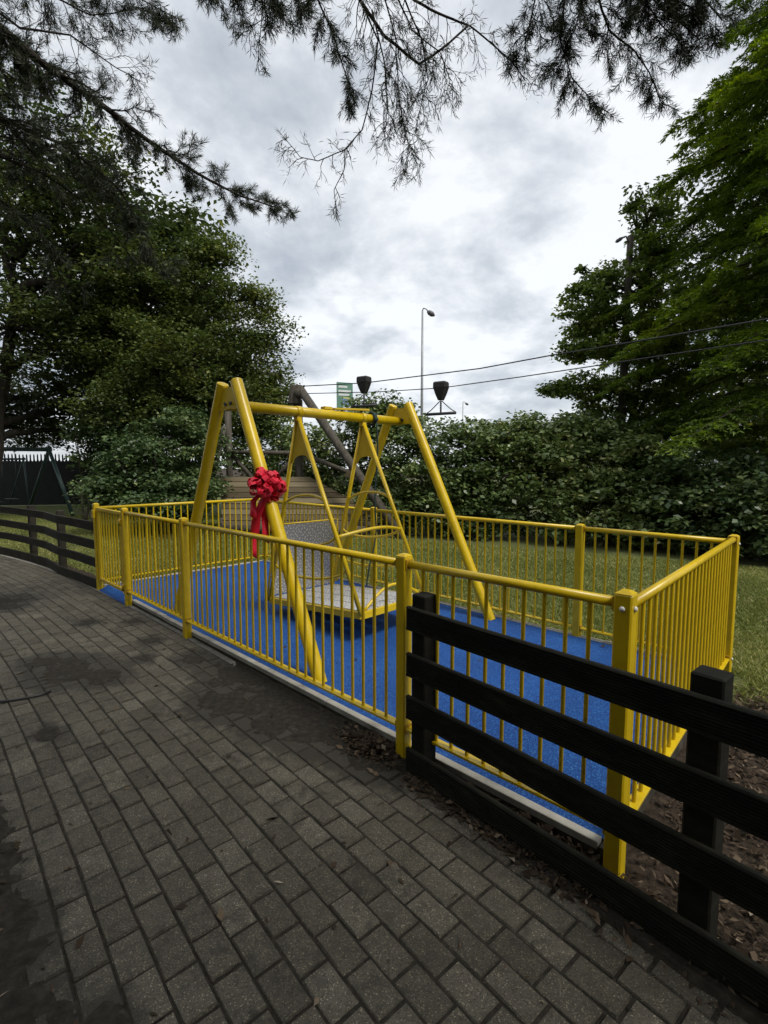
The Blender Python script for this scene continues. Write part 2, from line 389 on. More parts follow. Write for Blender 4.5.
# ------------------------------------------------------------------ path curve
SL_D = np.array([-30., -20., -16., -13., -11., -9., -7., -5., -3., -1., 0., 1., 3., 6.])
SL_K = np.array([.9, .8, .58, .34, .19, .095, .03, 0., -.033, -.085, -.14, -.17, -.22, -.3])
_dd = np.linspace(-24, 5, 2901); _sl = np.interp(_dd, SL_D, SL_K)
_nn = np.concatenate([[0], np.cumsum((_sl[1:]+_sl[:-1])/2*np.diff(_dd))])
_nn += 1.805-np.interp(-1.45, _dd, _nn)
_ss = np.concatenate([[0], np.cumsum(np.hypot(np.diff(_dd), np.diff(_nn)))]); _ss -= np.interp(0, _dd, _ss)
def edge_n(d): return float(np.interp(d, _dd, _nn))
def path_pt(s, t, z=0.):
    """s along the path's right edge, t metres to its left"""
    d = float(np.interp(s, _ss, _dd)); n = float(np.interp(s, _ss, _nn)); k = float(np.interp(d, SL_D, SL_K))
    q = math.hypot(1, k); return W(d+t*k/q, n-t/q, z)

# ------------------------------------------------------------------ ground
def make_ground():
    xs = np.concatenate([[-400, -150, -60, -30], np.arange(-20, 14.01, .5), [22, 40, 90, 200, 400]])
    ys = np.concatenate([[-400, -120, -40, -15], np.arange(-6, 24.01, .5), [32, 50, 90, 200, 500]])
    X, Y = np.meshgrid(xs, ys); V = np.stack([X.ravel(), Y.ravel(), np.full(X.size, -.03)], 1)
    nx = len(xs); idx = np.arange(X.size).reshape(X.shape)
    F = np.stack([idx[:-1, :-1], idx[:-1, 1:], idx[1:, 1:], idx[1:, :-1]], -1).reshape(-1, 4)
    o = np_mesh('ground', V, F, M['ground'])
    d = V[:, 0]*.713-V[:, 1]*.701; n = V[:, 0]*.701+V[:, 1]*.713
    g = np.where((n > 2.6) & (V[:, 1] < 60), .62, 0.)
    g = np.where((d > -1.2) & (n < 4.2) & (d < 6), .0, g)
    g = np.where((d > -.3) & (n >= 4.2) & (n < 5.0), .3, g)
    a = o.data.attributes.new('grassy', 'FLOAT', 'POINT'); a.data.foreach_set('value', g.astype(np.float32))
    tag(o, kind='structure'); return o
make_ground()

PATCH = [(-4.35, .95, .40), (-4.05, 1.1, .26), (-4.7, .85, .24), (-3.3, 1.86, .46), (-2.75, 1.84, .50), (-2.3, 1.82, .42), (-3.0, 1.55, .34), (-2.55, 1.6, .26), (-1.85, 1.80, .30), (-7.2, 1.0, .34), (-6.9, .95, .28), (-5.6, 1.4, .18), (-3.9, 1.72, .2), (-4.6, 1.66, .16), (-4.2, 1.45, .13), (-1.0, .20, .16), (-2.0, .20, .22), (-1.45, .35, .12), (-3.4, .62, .14), (-5.3, 1.75, .14), (-1.15, .5, .08)]
# ---- brick path: real blocks, laid in courses that follow the curve
def make_path():
    mb = MB(); pitch = .178; cw = .106; j = .0055; bv = .0035
    ncourse = 17
    for c in range(ncourse):
        t0 = .012+c*cw; s = -15.5+(.5 if c % 2 else 0.)*pitch+random.uniform(-.018, .018)
        while s < 2.6:
            L = pitch*random.uniform(.985, 1.015)
            if s > -9 or random.random() < 1:
                zz = random.gauss(0, .0014); tl = random.gauss(0, .0016); tt = random.gauss(0, .0012)
                sa, sb = s+j*random.uniform(.8, 1.3), s+L-j*random.uniform(.8, 1.3); jt = .0038; ta, tb = t0+jt*random.uniform(.8, 1.3), t0+cw-jt*random.uniform(.8, 1.3)
                top = [path_pt(sa+bv, ta+bv, zz+tl), path_pt(sb-bv, ta+bv, zz-tl), path_pt(sb-bv, tb-bv, zz-tl+tt), path_pt(sa+bv, tb-bv, zz+tl+tt)]
                mid = [path_pt(sa, ta, zz-.005), path_pt(sb, ta, zz-.005), path_pt(sb, tb, zz-.005), path_pt(sa, tb, zz-.005)]
                bot = [Vector((p.x, p.y, -.028)) for p in mid]
                v = min(1, max(0, random.gauss(.5, .2)))
                mb.add(top+mid+bot, [(0, 1, 2, 3)]+[(k, 4+k, 4+(k+1) % 4, (k+1) % 4) for k in range(4)]+[(4+k, 8+k, 8+(k+1) % 4, 4+(k+1) % 4) for k in range(4)], var=v)
            s += L
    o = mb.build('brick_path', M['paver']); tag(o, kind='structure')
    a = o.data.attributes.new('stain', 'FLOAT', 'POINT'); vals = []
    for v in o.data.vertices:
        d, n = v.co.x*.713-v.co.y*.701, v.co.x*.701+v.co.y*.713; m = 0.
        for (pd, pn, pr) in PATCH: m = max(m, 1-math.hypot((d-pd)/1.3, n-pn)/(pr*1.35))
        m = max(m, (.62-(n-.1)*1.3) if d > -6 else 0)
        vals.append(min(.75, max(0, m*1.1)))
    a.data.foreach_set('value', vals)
    # flush concrete edging along the right side
    mb = MB(); s = -15.4
    while s < 2.5:
        L = .9*random.uniform(.97, 1.03)
        for q in range(6):
            a, b = s+.004+(L-.008)*q/6, s+.004+(L-.008)*(q+1)/6
            z = -.002
            mb.add([path_pt(a, .008, z), path_pt(b, .008, z), path_pt(b, -.040, z), path_pt(a, -.040, z)], [(0, 1, 2, 3)])
        s += L
    o = mb.build('path_edging', M['edging']); tag(o, kind='structure')
make_path()

# ---- dirt: fills the joints, rises over the blocks in patches
from mathutils import noise
def make_dirt():
    ds = .016
    s_ = np.arange(-13.5, 2.6, ds); t_ = np.arange(-.10, 1.85, ds)
    V = np.zeros((len(s_)*len(t_), 3)); k = 0
    for s in s_:
        d0 = float(np.interp(s, _ss, _dd)); n0 = float(np.interp(s, _ss, _nn)); kk = float(np.interp(d0, SL_D, SL_K)); q = math.hypot(1, kk)
        for t in t_:
            d, n = d0+t*kk/q, n0-t/q
            w = W(d, n)
            m = 0.
            for (pd, pn, pr) in PATCH:
                e = 1-math.hypot((d-pd)/1.25, n-pn)/pr
                if e > m: m = e
            f = noise.fractal(Vector((w.x*7., w.y*7., 0)), .8, 2.1, 5); f2 = noise.noise(Vector((w.x*38, w.y*38, 3)))
            left = max(0., 1-(n-.06)/.40) if d > -6 else 0.
            edge = max(0., 1-abs(t+.0)/.075)*(1.2 if d > -3.4 else .25)
            e = max(m*.9, left*1.05, edge)
            h = -.0065+.0012*f2
            g = e-.36+.22*f
            if g > 0: h += min(.0105, g*.05)+.0012*f2+.0012*noise.noise(Vector((w.x*90, w.y*90, 8)))
            g2 = noise.fractal(Vector((w.x*3.1+9, w.y*3.1, 0)), .8, 2.2, 5)-.62
            if g2 > 0: h += 0.
            if t > 1.80: h = max(h, .004+.004*f2)
            V[k] = (w.x, w.y, h); k += 1
    ns, nt_ = len(s_), len(t_); idx = np.arange(ns*nt_).reshape(ns, nt_)
    F = np.stack([idx[:-1, :-1], idx[1:, :-1], idx[1:, 1:], idx[:-1, 1:]], -1).reshape(-1, 4)
    o = np_mesh('dirt', V, F, M['dirt'], smooth=True); tag(o, kind='structure')
make_dirt()

# ---- blue safety surface with its concrete kerb
D0, D1 = -7.02, -.70; N0, N1 = 2.003, 4.35
def make_surface():
    mb = MB()
    nd_, nn_ = 64, 26; vs = []; fs = []
    for i in range(nd_+1):
        for k in range(nn_+1):
            d = D0+(D1-D0)*i/nd_; n = N0+(N1-N0)*k/nn_; d = D0+(D1-.022*(n-N0)-D0)*i/nd_
            vs.append(W(d, n, .044+.0025*noise.noise(Vector((d*2, n*2, 0)))))
    for i in range(nd_):
        for k in range(nn_): fs.append((i*(nn_+1)+k, (i+1)*(nn_+1)+k, (i+1)*(nn_+1)+k+1, i*(nn_+1)+k+1))
    mb.add(vs, fs, True)
    # ramped lip in the gateway
    mb.add([W(-6.98, 1.90, .002), W(-6.02, 1.90, .002), W(-6.02, N0, .043), W(-6.98, N0, .043)], [(0, 1, 2, 3)])
    o = mb.build('rubber_surface', M['rubber']); tag(o, kind='structure')
    mb = MB()
    def run(a, b, n0, w, axis):
        L = b-a; k = max(1, round(L/.92)); 
        for i in range(k):
            x0, x1 = a+L*i/k+.003, a+L*(i+1)/k-.003; c = (x0+x1)/2; hh = (x1-x0)/2; dz = random.gauss(0, .0015)
            if axis == 'd': mb.box(W(c, n0, .037+dz if n0 < 3 else -.02+dz), DV*hh, NV*w, UP*(.017 if n0 < 3 else .075), .0025)
            else: mb.box(W(n0, c, -.02+dz), NV*hh, DV*w, UP*.075, .006)
    run(-5.97, -.705, 1.978, .023, 'd'); run(D0-.06, D1+.02, N1+.02, .03, 'd'); run(N0-.03, N1-.015, D0-.03, .03, 'n')
    o = mb.build('surface_kerb', M['concrete']); tag(o, kind='structure')
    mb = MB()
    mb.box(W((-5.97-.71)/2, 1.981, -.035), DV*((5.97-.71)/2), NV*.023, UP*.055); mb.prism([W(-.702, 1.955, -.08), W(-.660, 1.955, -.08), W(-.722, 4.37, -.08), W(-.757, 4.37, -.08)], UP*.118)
    o = mb.build('kerb_base', M['kerb_side_dark']); tag(o, kind='structure')  # lower part of the kerb, coloured darker than its top
make_surface()

# ------------------------------------------------------------------ yellow railings
GR = 'yellow railings round the blue surface'
PS = .0325
def post_mesh(zb, zt):
    mb = MB()
    mb.box((0, 0, (zb+zt)/2), DV*PS, NV*PS, UP*(zt-zb)/2, .006)
    c = [DV*PS*.97*a+NV*PS*.97*b for a, b in ((-1, -1), (1, -1), (1, 1), (-1, 1))]; mb.add([p+UP*zt for p in c]+[p*.45+UP*(zt+.012) for p in c], [(4, 5, 6, 7)]+[(k, (k+1) % 4, 4+(k+1) % 4, 4+k) for k in range(4)])
    return mb
def railing(pA, pB, posts, label, zt, zrail, zlow, zb, endA=.05, endB=.05, spacing=.0955, bolts=()):
    """pA, pB: (d,n) ends; posts: fractions that carry a post of this run"""
    A = W(*pA); B = W(*pB); L = (B-A).length; t = (B-A)/L
    r = thing('metal_railing', A, label, 'railing', GR)
    stops = sorted(set([0., 1.]+list(posts)))
    first = None
    for f in posts:
        loc = t*(L*f)
        if first is None:
            mb = post_mesh(zb, zt); p = MB(); p.v = [v+A for v in mb.v]; p.f = mb.f; p.var = mb.var; p.smooth = mb.smooth
            first = p.build('post', M['yellow'], r); po = first; po.location = loc
        else: po = copy_part(first, r, loc)
    for f, dirv in bolts:
        b = MB(); c = A+t*(L*f)+UP*(zt-.055)
        b.dome(c+Vector(dirv)*(PS+.002), .011, dirv, 10, 4, .75); b.build('bolt_cap', M['bolt'], r)
        b = MB(); b.dome(c+Vector(dirv)*(PS+.002)-UP*.86, .011, dirv, 10, 4, .75); b.build('bolt_cap', M['bolt'], r)
    bar = None; nr = 0
    side = Vector((t.y, -t.x, 0))
    for a, b in zip(stops[:-1], stops[1:]):
        pa = A+t*(L*a+PS+.006); pb = A+t*(L*b-PS-.006)
        m = MB(); m.tube([pa+UP*zrail, pb+UP*zrail], .0205, 14); m.build('top_rail', M['yellow'], r)
        m = MB(); m.box((pa+pb)/2+UP*zlow, (pb-pa)/2, side*.025, UP*.007, .002); m.build('bottom_rail', M['yellow'], r)
        # small fixing brackets where the rails meet the posts
        for q, sg in ((pa, 1), (pb, -1)):
            for z in (zrail, zlow):
                m = MB(); m.box(q-t*sg*.003+UP*z, t*.005, side*.026, UP*.026, .002); m.build('rail_bracket', M['yellow_dirty'], r)
        n = max(1, int(round((pb-pa).length/spacing))-1); st = (pb-pa).length/(n+1)
        for i in range(n):
            loc = pa+t*st*(i+1)-A
            if bar is None:
                m = MB(); m.tube([A+UP*(zlow+.006), A+UP*(zrail-.018)], .0095, 8, cap=False); bar = m.build('bar', M['yellow'], r); bar.location = loc
            else: copy_part(bar, r, loc)
    return r
FN = 1.93
Lf = 5.99-.633
railing((-5.99, FN), (-.633, FN), [0, (5.99-4.454)/Lf, (5.99-1.748)/Lf, 1.], 'long front yellow railing along the brick path, in front of the swing', 1.103, 1.062, .163, -.05,
        bolts=[(1., -NV), (1., DV)])
railing((-.633, FN), (-.705, 4.36), [1.], 'short yellow end railing on the right, behind the near dark wooden fence', 1.068, 1.045, .155, -.05, bolts=[(1., DV)])
Lb = 7.1-.69
railing((-7.1, 4.42), (-.705, 4.36), [0, (7.1-4.498)/Lb, (7.1-1.83)/Lb], 'rear yellow railing between the blue surface and the grass', 1.055, 1.025, .12, -.05)
railing((-7.03, FN), (-7.1, 4.42), [0.], 'yellow end railing at the far left beside the gate, partly behind it', 1.103, 1.05, .12, -.05)

# gate leaf between the far left post and the first front post
def make_gate():
    a, b = -6.955, -6.075; A = W(a, FN)
    r = thing('gate', A, 'narrow yellow barred gate at the far left corner of the railings', 'gate')
    bar = None
    for k, d in enumerate((a, b)):
        m = MB(); m.box(W(d, FN, .59), DV*.022, NV*.022, UP*.475, .004); m.build('stile', M['yellow'], r)
    for z, nme in ((1.045, 'top_rail'), (.15, 'bottom_rail')):
        m = MB(); m.box(W((a+b)/2, FN, z), DV*((b-a)/2-.024), NV*.02, UP*.02, .004); m.build(nme, M['yellow'], r)
    n = 8
    for i in range(n):
        d = a+(b-a)*(i+1)/(n+1)
        if bar is None:
            m = MB(); m.tube([W(d, FN, .168), W(d, FN, 1.027)], .0095, 8, cap=False); bar = m.build('bar', M['yellow'], r); d0 = d
        else: copy_part(bar, r, DV*(d-d0))
    for z in (.2, .95):
        m = MB(); m.box(W(b+.036, FN-.012, z), DV*.016, NV*.03, UP*.03, .004); m.tube([W(b+.036, FN-.036, z-.04), W(b+.036, FN-.036, z+.04)], .014, 10); m.build('hinge', M['yellow_dirty'], r)
    m = MB(); m.box(W(a-.03, FN-.045, .98), DV*.035, NV*.012, UP*.05, .004); m.build('latch', M['yellow'], r)
make_gate()

# ------------------------------------------------------------------ wheelchair swing
ZT = 2.275
def make_swing():
    base = W(-3.93, 3.2, .045)
    r = thing('wheelchair_swing', base, 'yellow wheelchair swing with raised tread plate ramp standing on the blue surface', 'swing')
    NL, NR = 2.13, 4.25
    for n, dz in ((NL, 0), (NR, 0)):
        for foot, top in ((-5.13, -4.03), (-2.73 if n < 3 else -2.67, -3.80)):
            m = MB(); m.tube([W(foot, n, .03), W(top, n, ZT)], .051, 20, cap=False)
            # rounded end cap
            ax = (W(top, n, ZT)-W(foot, n, .03)).normalized(); m.dome(W(top, n, ZT), .051, ax, 20, 4, .25)
            m.build('leg', M['yellow'], r)
        m = MB()
        m.prism([W(-4.10, n-.015, 2.055), W(-3.73, n-.015, 2.055), W(-3.82, n-.015, 2.235), W(-4.01, n-.015, 2.235)], NV*.03)
        m.build('gusset_plate', M['yellow'], r)
        for dd in (-3.96, -3.87):
            m = MB(); m.tube([W(dd, n-.028, 2.10), W(dd, n+.028, 2.10)], .016, 8); m.build('gusset_bolt', M['dark_metal'], r)
    m = MB(); m.tube([W(-3.925, NL-.0, 2.09), W(-3.925, NR+.0, 2.09)], .047, 20); m.build('top_beam', M['yellow'], r)
    # locking bar lying on the beam
    m = MB(); m.box(W(-3.925, 3.50, 2.158)+Vector((0, 0, .006)), (NV+Vector((0, 0, .055))).normalized()*.24, DV*.035, UP*.010, .003)
    m.box(W(-3.95, 3.20, 2.155), NV*.05, DV*.035, UP*.014, .003); m.build('locking_bar', M['yellow'], r)
    # cradle, swung slightly off centre
    th = R(5.3); d0, z0 = -3.925, 2.04
    def C(a, b, n): return W(d0+a*math.cos(th)-b*math.sin(th), n, z0+a*math.sin(th)+b*math.cos(th))
    n1, n2 = 2.83, 3.67; B = -1.81; AE = .71
    for n in (n1, n2):
        h = thing_child = bpy.data.objects.new('hanger', None); COL.objects.link(h); h.parent = r; h.location = (0, 0, 0)
        # bearing clamp
        m = MB(); m.box(W(d0, n, 2.05), DV*.03, NV*.03, UP*.05, .006)
        m.tube([W(d0, n-.03, 2.09), W(d0, n+.03, 2.09)], .053, 18); m.build('bearing', M['yellow'], h)
        for sg in (-1, 1):
            m = MB(); m.tube([C(sg*.018, -.02, n), C(sg*AE, B, n)], .021, 12); m.build('hanger_tube', M['yellow'], h)
        k = AE/B*-1
        pts = [(-.02, -.01), (.02, -.01), (.36*k-.005, -.36)]
        arc = [(.36*k*.80*math.cos(q), -.36+.085*math.sin(q)) for q in [math.pi*i/10 for i in range(11)]]
        poly = [(.03, -.01), (.43*k+.012, -.42)]+[(.40*k*.80*math.cos(math.pi*i/12), -.42+.06*math.sin(math.pi*i/12)) for i in range(13)]+[(-.43*k-.012, -.42), (-.03, -.01)]
        m = MB(); m.prism([C(a, b, n-.006) for a, b in poly], NV*.012); m.build('hanger_plate', M['yellow'], h)
        def cur(t, rise, nme, rad):
            hw = t*AE; b0 = t*B; m = MB()
            m.tube([C(hw*math.cos(math.pi*(1-i/18)), b0+rise*math.sin(math.pi*i/18), n) for i in range(19)], rad, 10); m.build(nme, M['yellow'], h)
        cur(.47, .11, 'side_rail', .014); cur(.62, -.10, 'side_rail', .014); cur(.78, -.12, 'side_rail', .014)
    # platform
    m = MB()
    for n in (n1, n2): m.box(C(0, B, n), (C(1, B, n)-C(0, B, n))*AE, NV*.018, (C(0, 1, n)-C(0, 0, n))*.03, .003)
    ex = (C(1, 0, 0)-C(0, 0, 0)); ez = (C(0, 1, 0)-C(0, 0, 0))
    for a in (-AE, AE): m.box(C(a, B, (n1+n2)/2), NV*((n2-n1)/2-.019), ex*.018, ez*.03, .003)
    for a in (-.35, 0, .35): m.box(C(a, B-.012, (n1+n2)/2), NV*((n2-n1)/2-.019), ex*.02, ez*.017)
    m.build('platform_frame', M['yellow'], r)
    def plate(name, org, eu, ev, en, lu, lv, th_):
        mb = MB(); mb.box(org+eu*lu/2+ev*lv/2, eu*lu/2, ev*lv/2, en*th_)
        o = mb.build(name, M['tread_ramp_shaded'] if name == 'ramp_plate' else M['tread'], r); me = o.data; uvl = me.uv_layers.new(name='UVMap'); pw = parent_world(r)
        for lp in me.loops:
            q = me.vertices[lp.vertex_index].co+pw-org; uvl.data[lp.index].uv = (q.dot(eu), q.dot(ev))
        return o
    npl = 4; wpl = (n2-n1-.04)/npl
    for i in range(npl):
        plate('floor_plate', C(-AE+.02, B+.031, n1+.02+i*wpl+.006), ex, NV, ez, 2*AE-.04, wpl-.012, .004)
    # raised ramp at the far end
    lean = R(15); ru = (ez*math.cos(lean)+ex*math.sin(lean))
    rn = ru.cross(NV).normalized()
    plate('ramp_plate', C(-AE+.01, B+.05, n1+.03), NV, ru, rn, n2-n1-.06, .76, .004)
    m = MB()
    for n in (n1+.022, n2-.022): m.tube([C(-AE, B+.03, n), C(-AE, B+.03, n)+ru*.79], .012, 8)
    m.tube([C(-AE, B+.03, n1+.022)+ru*.79, C(-AE, B+.03, n2-.022)+ru*.79], .008, 8)
    m.build('ramp_frame', M['yellow'], r)
    for n in (n1-.03, n1+.012):
        m = MB(); m.tube([C(-AE-.01, B, n), C(-AE+.10, B+.36, n), C(-AE+.20, B+.60, n)], .011, 8); m.build('ramp_lever', M['yellow'], r)
    for i in range(3):
        m = MB(); m.tube([C(-AE+.03+.035*i, B+.12+.13*i, n1-.03), C(-AE+.05+.035*i, B+.12+.13*i, n1+.03)], .009, 8); m.build('ramp_catch', M['yellow_dirty'], r)
    # front safety bar and lower hoop
    t = .63; m = MB()
    m.tube([C(t*AE+.10*math.sin(math.pi*i/16), t*B+.05*math.sin(math.pi*i/16), n1+(n2-n1)*i/16) for i in range(17)], .016, 10); m.build('safety_bar', M['yellow'], r)
    m = MB(); m.tube([C(AE-.01, B+.03+.17*math.sin(math.pi*i/16), n1+.04+(n2-n1-.08)*i/16) for i in range(17)], .014, 10); m.build('wheel_stop', M['yellow'], r)
    return C
CR = make_swing()

# dark green rope tied round the beam
def make_rope():
    b = W(-3.925, 3.80, 2.09)
    m = MB()
    for k in range(3):
        m.tube([b+NV*(.012*k-.012)+(DV*math.cos(q)+UP*math.sin(q))*.066 for q in [2*math.pi*i/16 for i in range(17)]], .011, 8, cap=False)
    m.tube([b+DV*.07+UP*z_ for z_ in (.0,)]+[b+DV*(.07+.012*math.sin(i*.9))+NV*(.012*math.sin(i*.7))+UP*(-.15*i) for i in range(1, 9)]+[b+DV*.09-NV*.05-UP*1.38, b+DV*.12-NV*.15-UP*1.56, b+DV*.16-NV*.22-UP*1.70, b+DV*.2-NV*.27-UP*1.755], .0085, 8)
    m.dome(b+DV*.072-UP*.01, .028, DV, 8, 4, .8)
    o = m.build('rope', M['rope']); tag(o, 'dark green rope tied round the swing beam and hanging to the platform', 'rope')
make_rope()

# red bow on the near leg
def make_bow():
    f = (ZT-1.42)/(ZT-.03); c = W(-3.80+(3.80-2.73)*f, 2.13, 1.42)
    view = (Vector((0, 0, H))-c).normalized(); view = (view+Vector((.15, 0, .1))).normalized()
    c2 = c+view*.075
    r = thing('ribbon_bow', c2, 'large shiny red ribbon bow tied to a yellow swing leg', 'bow')
    rr = random.Random(5)
    a = view.cross(UP).normalized(); b = a.cross(view).normalized()
    for i in range(44):
        el = [0.05, .35, .75, 1.15][i % 4]+rr.uniform(-.12, .12); an = i*2.39996+rr.uniform(-.2, .2)
        dirv = ((a*math.cos(an)+b*math.sin(an))*math.cos(el)+view*math.sin(el)).normalized()
        sd = dirv.cross(view if el < 1 else b).normalized()
        tw = rr.choice((-1, 1))*rr.uniform(.5, 1.5); up = dirv.cross(sd); sd = (sd*math.cos(tw)+up*math.sin(tw)).normalized(); up = sd.cross(dirv).normalized()
        L = rr.uniform(.115, .155)*(1-.12*el); w = .022; m = MB(); vs = []; n = 12
        for k in range(n+1):
            q = k/n; ang = q*2*math.pi
            x = L*.5*(1-math.cos(ang)); y = L*.30*math.sin(ang)*(.35+.65*math.sin(q*math.pi)**2)
            wd = w*(.35+.65*min(1, math.sin(q*math.pi)*1.8))
            for sg in (-1, 1): vs.append(c2+dirv*x+up*y+sd*sg*wd)
        m.add(vs, [(2*k, 2*k+1, 2*k+3, 2*k+2) for k in range(n)], False); o = m.build('loop', M['ribbon'], r, fix=False)
        so = o.modifiers.new('thickness', 'SOLIDIFY'); so.thickness = .0015
    for sg, ln, w, off in ((-.070, .52, .034, 0.), (-.015, .40, .030, .9), (-.105, .22, .026, 1.7)):
        m = MB(); vs = []; n = 16
        for k in range(n+1):
            q = k/n
            p = c2-a*0+b*0+(-a if False else a)*0+Vector((1, 0, 0))*(sg*min(1, q*2.2)-.045*q*(1 if off < .5 else .2))+UP*(-.02-ln*q)+view*(.02*math.sin(q*7+off)+.015)
            tw = .5*math.sin(q*5+off); s_ = (Vector((1, 0, 0))*math.cos(tw)+view*math.sin(tw))*w*(.6+.4*min(1, q*3))
            vs += [p-s_, p+s_]
        vs[-1] = vs[-1]-UP*.035
        m.add(vs, [(2*k, 2*k+1, 2*k+3, 2*k+2) for k in range(n)], True); o = m.build('tail', M['ribbon'], r, fix=False)
        so = o.modifiers.new('thickness', 'SOLIDIFY'); so.thickness = .0015
    m = MB(); m.tube([c-DV.cross(NV)*0+UP*z for z in (-.03, .03)], .066, 16, cap=False); m.build('tie', M['ribbon'], r)
make_bow()

# ------------------------------------------------------------------ dark timber fences
def groove_profile(z0, z1, thick, ngr=9):
    """board section: grooved on the face towards the path (negative side)"""
    pr = [(thick, z0), (thick, z1-.006), (thick-.006, z1), (.006, z1), (0, z1-.006)]
    h = (z1-z0-.02)/ngr
    for i in range(ngr):
        zt = z1-.01-i*h
        pr += [(0, zt-h*.12), (.005, zt-h*.3), (.005, zt-h*.7), (0, zt-h*.88)]
    pr += [(0, z0)]
    return pr
RZ = [(.755, .874), (.515, .634), (.285, .404), (-.02, .126)]
def timber_fence(name, dn_pts, post_ts, label, mat, post_sz=.047, zt=.934):
    pts = [W(*p) for p in dn_pts]
    seg = [0.]
    for p, q in zip(pts[:-1], pts[1:]): seg.append(seg[-1]+(q-p).length)
    r = thing(name, pts[0], label, 'fence')
    # travel direction reversed so that "right" is away from the path
    def pos(s):
        for i in range(len(seg)-1):
            if s <= seg[i+1] or i == len(seg)-2:
                f = (s-seg[i])/(seg[i+1]-seg[i]); return pts[i].lerp(pts[i+1], f), (pts[i+1]-pts[i]).normalized()
    sgn = 1 if (pts[1]-pts[0]).normalized().cross(UP).dot(NV) > 0 else -1
    path = pts if sgn > 0 else pts[::-1]
    fine = []
    for p, q in zip(path[:-1], path[1:]):
        k = max(1, int((q-p).length/.25)); fine += [p.lerp(q, i/k) for i in range(k)]
    fine.append(path[-1])
    for z0, z1 in RZ:
        m = MB(); wob = random.uniform(-.004, .004)
        m.sweep([p+UP*wob*math.sin(i*.7) for i, p in enumerate(fine)], groove_profile(z0, z1, .028), True); m.build('rail', mat, r)
    for s in post_ts:
        p, t = pos(s); out = Vector((t.y, -t.x, 0))*sgn
        m = MB(); m.box(p+out*(.031+post_sz)+UP*((zt-.2)/2), t*post_sz, out*post_sz, UP*((zt+.2)/2), .006); m.build('post', mat, r)
    return r
timber_fence('wooden_fence', [(-1.64, 1.825), (-1.1, 1.78), (-.6, 1.735), (-.15, 1.695), (.6, 1.60), (1.6, 1.40)], [.055, 1.315, 2.9],
             'near black grooved timber rail fence at lower right, across the yellow railing', M['wood_dark'])
lf = [(-7.10, 1.90), (-7.8, 1.855), (-8.5, 1.79)]+[(d, edge_n(d)+.07) for d in (-9.3, -10.2, -11., -12., -13., -14., -15.)]
lf = [(d, min(n, 1.9)) for d, n in lf]
timber_fence('wooden_fence', lf, [1.45, 2.95, 4.6, 6.2, 7.8], 'dark timber rail fence curving away at far left beyond the yellow gate', M['wood_left'])

# ------------------------------------------------------------------ timber play ramp, tower and zip wires
def make_tower():
    b = Vector((-3.2, 12.6, 0))
    r = thing('zip_wire_platform', b, 'weathered timber zip wire platform with plank ramp and leaning beam behind the swing', 'play platform')
    rows = 9; yt, yb = 12.95, 11.75; zt, zb = 1.32, .16
    m = MB()
    for i in range(rows):
        f0, f1 = i/rows, (i+1)/rows
        def row(f):
            y = yt+(yb-yt)*f; z = zt+(zb-zt)*f; xl = -.327*y; xr = -1.94+(1.75)*min(1, f*1.35)
            return y, z, xl, xr
        y0, z0, l0, r0 = row(f0+.006); y1, z1, l1, r1 = row(f1-.006)
        cx = random.uniform(-.02, .02); up = Vector((0, -.03, .035))
        P = [Vector((l0+cx, y0, z0)), Vector((r0, y0, z0)), Vector((r1, y1, z1)), Vector((l1+cx, y1, z1))]
        m.add(P+[p+Vector((0, .03, -.035)) for p in P], [(0, 1, 2, 3), (7, 6, 5, 4), (0, 3, 7, 4), (1, 5, 6, 2), (0, 4, 5, 1), (2, 6, 7, 3)], var=random.uniform(.15, .95))
    m.build('plank_ramp', M['wood_grey'], r)
    m = MB()
    for x in (-3.9, -3.2, -2.4, -1.5, -.75): m.tube([(x, 12.0, -.1), (x, 12.0, .35)], .09, 10)
    m.tube([(-3.9, 11.72, .1), (-.4, 11.5, .1)], .1, 10); m.build('base_log', M['wood_post'], r)
    def pole(nm, p, q, rad, rad2=None):
        m = MB(); p = Vector(p); q = Vector(q); m.tube([p, p.lerp(q, .5), q], [rad, rad, rad2 or rad], 12); return m.build(nm, M['wood_post'], r)
    pole('post', (-4.05, 13.1, -.1), (-4.05, 13.1, 3.0), .085)
    pole('post', (-2.22, 13.1, -.1), (-2.22, 13.1, 3.30), .11)
    pole('brace', (-4.12, 13.0, 2.6), (-4.32, 12.3, .9), .06)
    pole('handrail', (-4.05, 13.0, 1.96), (-2.2, 13.0, 1.93), .055)
    pole('handrail', (-2.2, 12.95, 1.95), (-.48, 12.2, 1.28), .06)
    pole('brace', (-3.98, 13.1, 1.9), (-3.3, 13.1, 1.1), .055); pole('brace', (-2.3, 13.1, 1.9), (-2.9, 13.1, 1.2), .055)
    pole('leaning_beam', (-2.16, 12.98, 3.58), (.42, 11.0, -.05), .105)
    # head block
    m = MB(); m.box((-2.28, 13.05, 3.42), (.15, 0, 0), (0, .13, 0), (0.03, 0, .24), .02); m.dome((-2.16, 12.9, 3.45), .13, (.3, -1, .2), 12, 4, .6); m.build('head_block', M['wood_post'], r)
    m = MB(); m.prism([(-.98, 12.28, 1.35), (-.62, 12.22, 1.25), (-.72, 12.26, 1.75)], (0, .05, 0)); m.build('gusset', M['wood_grey'], r)
make_tower()

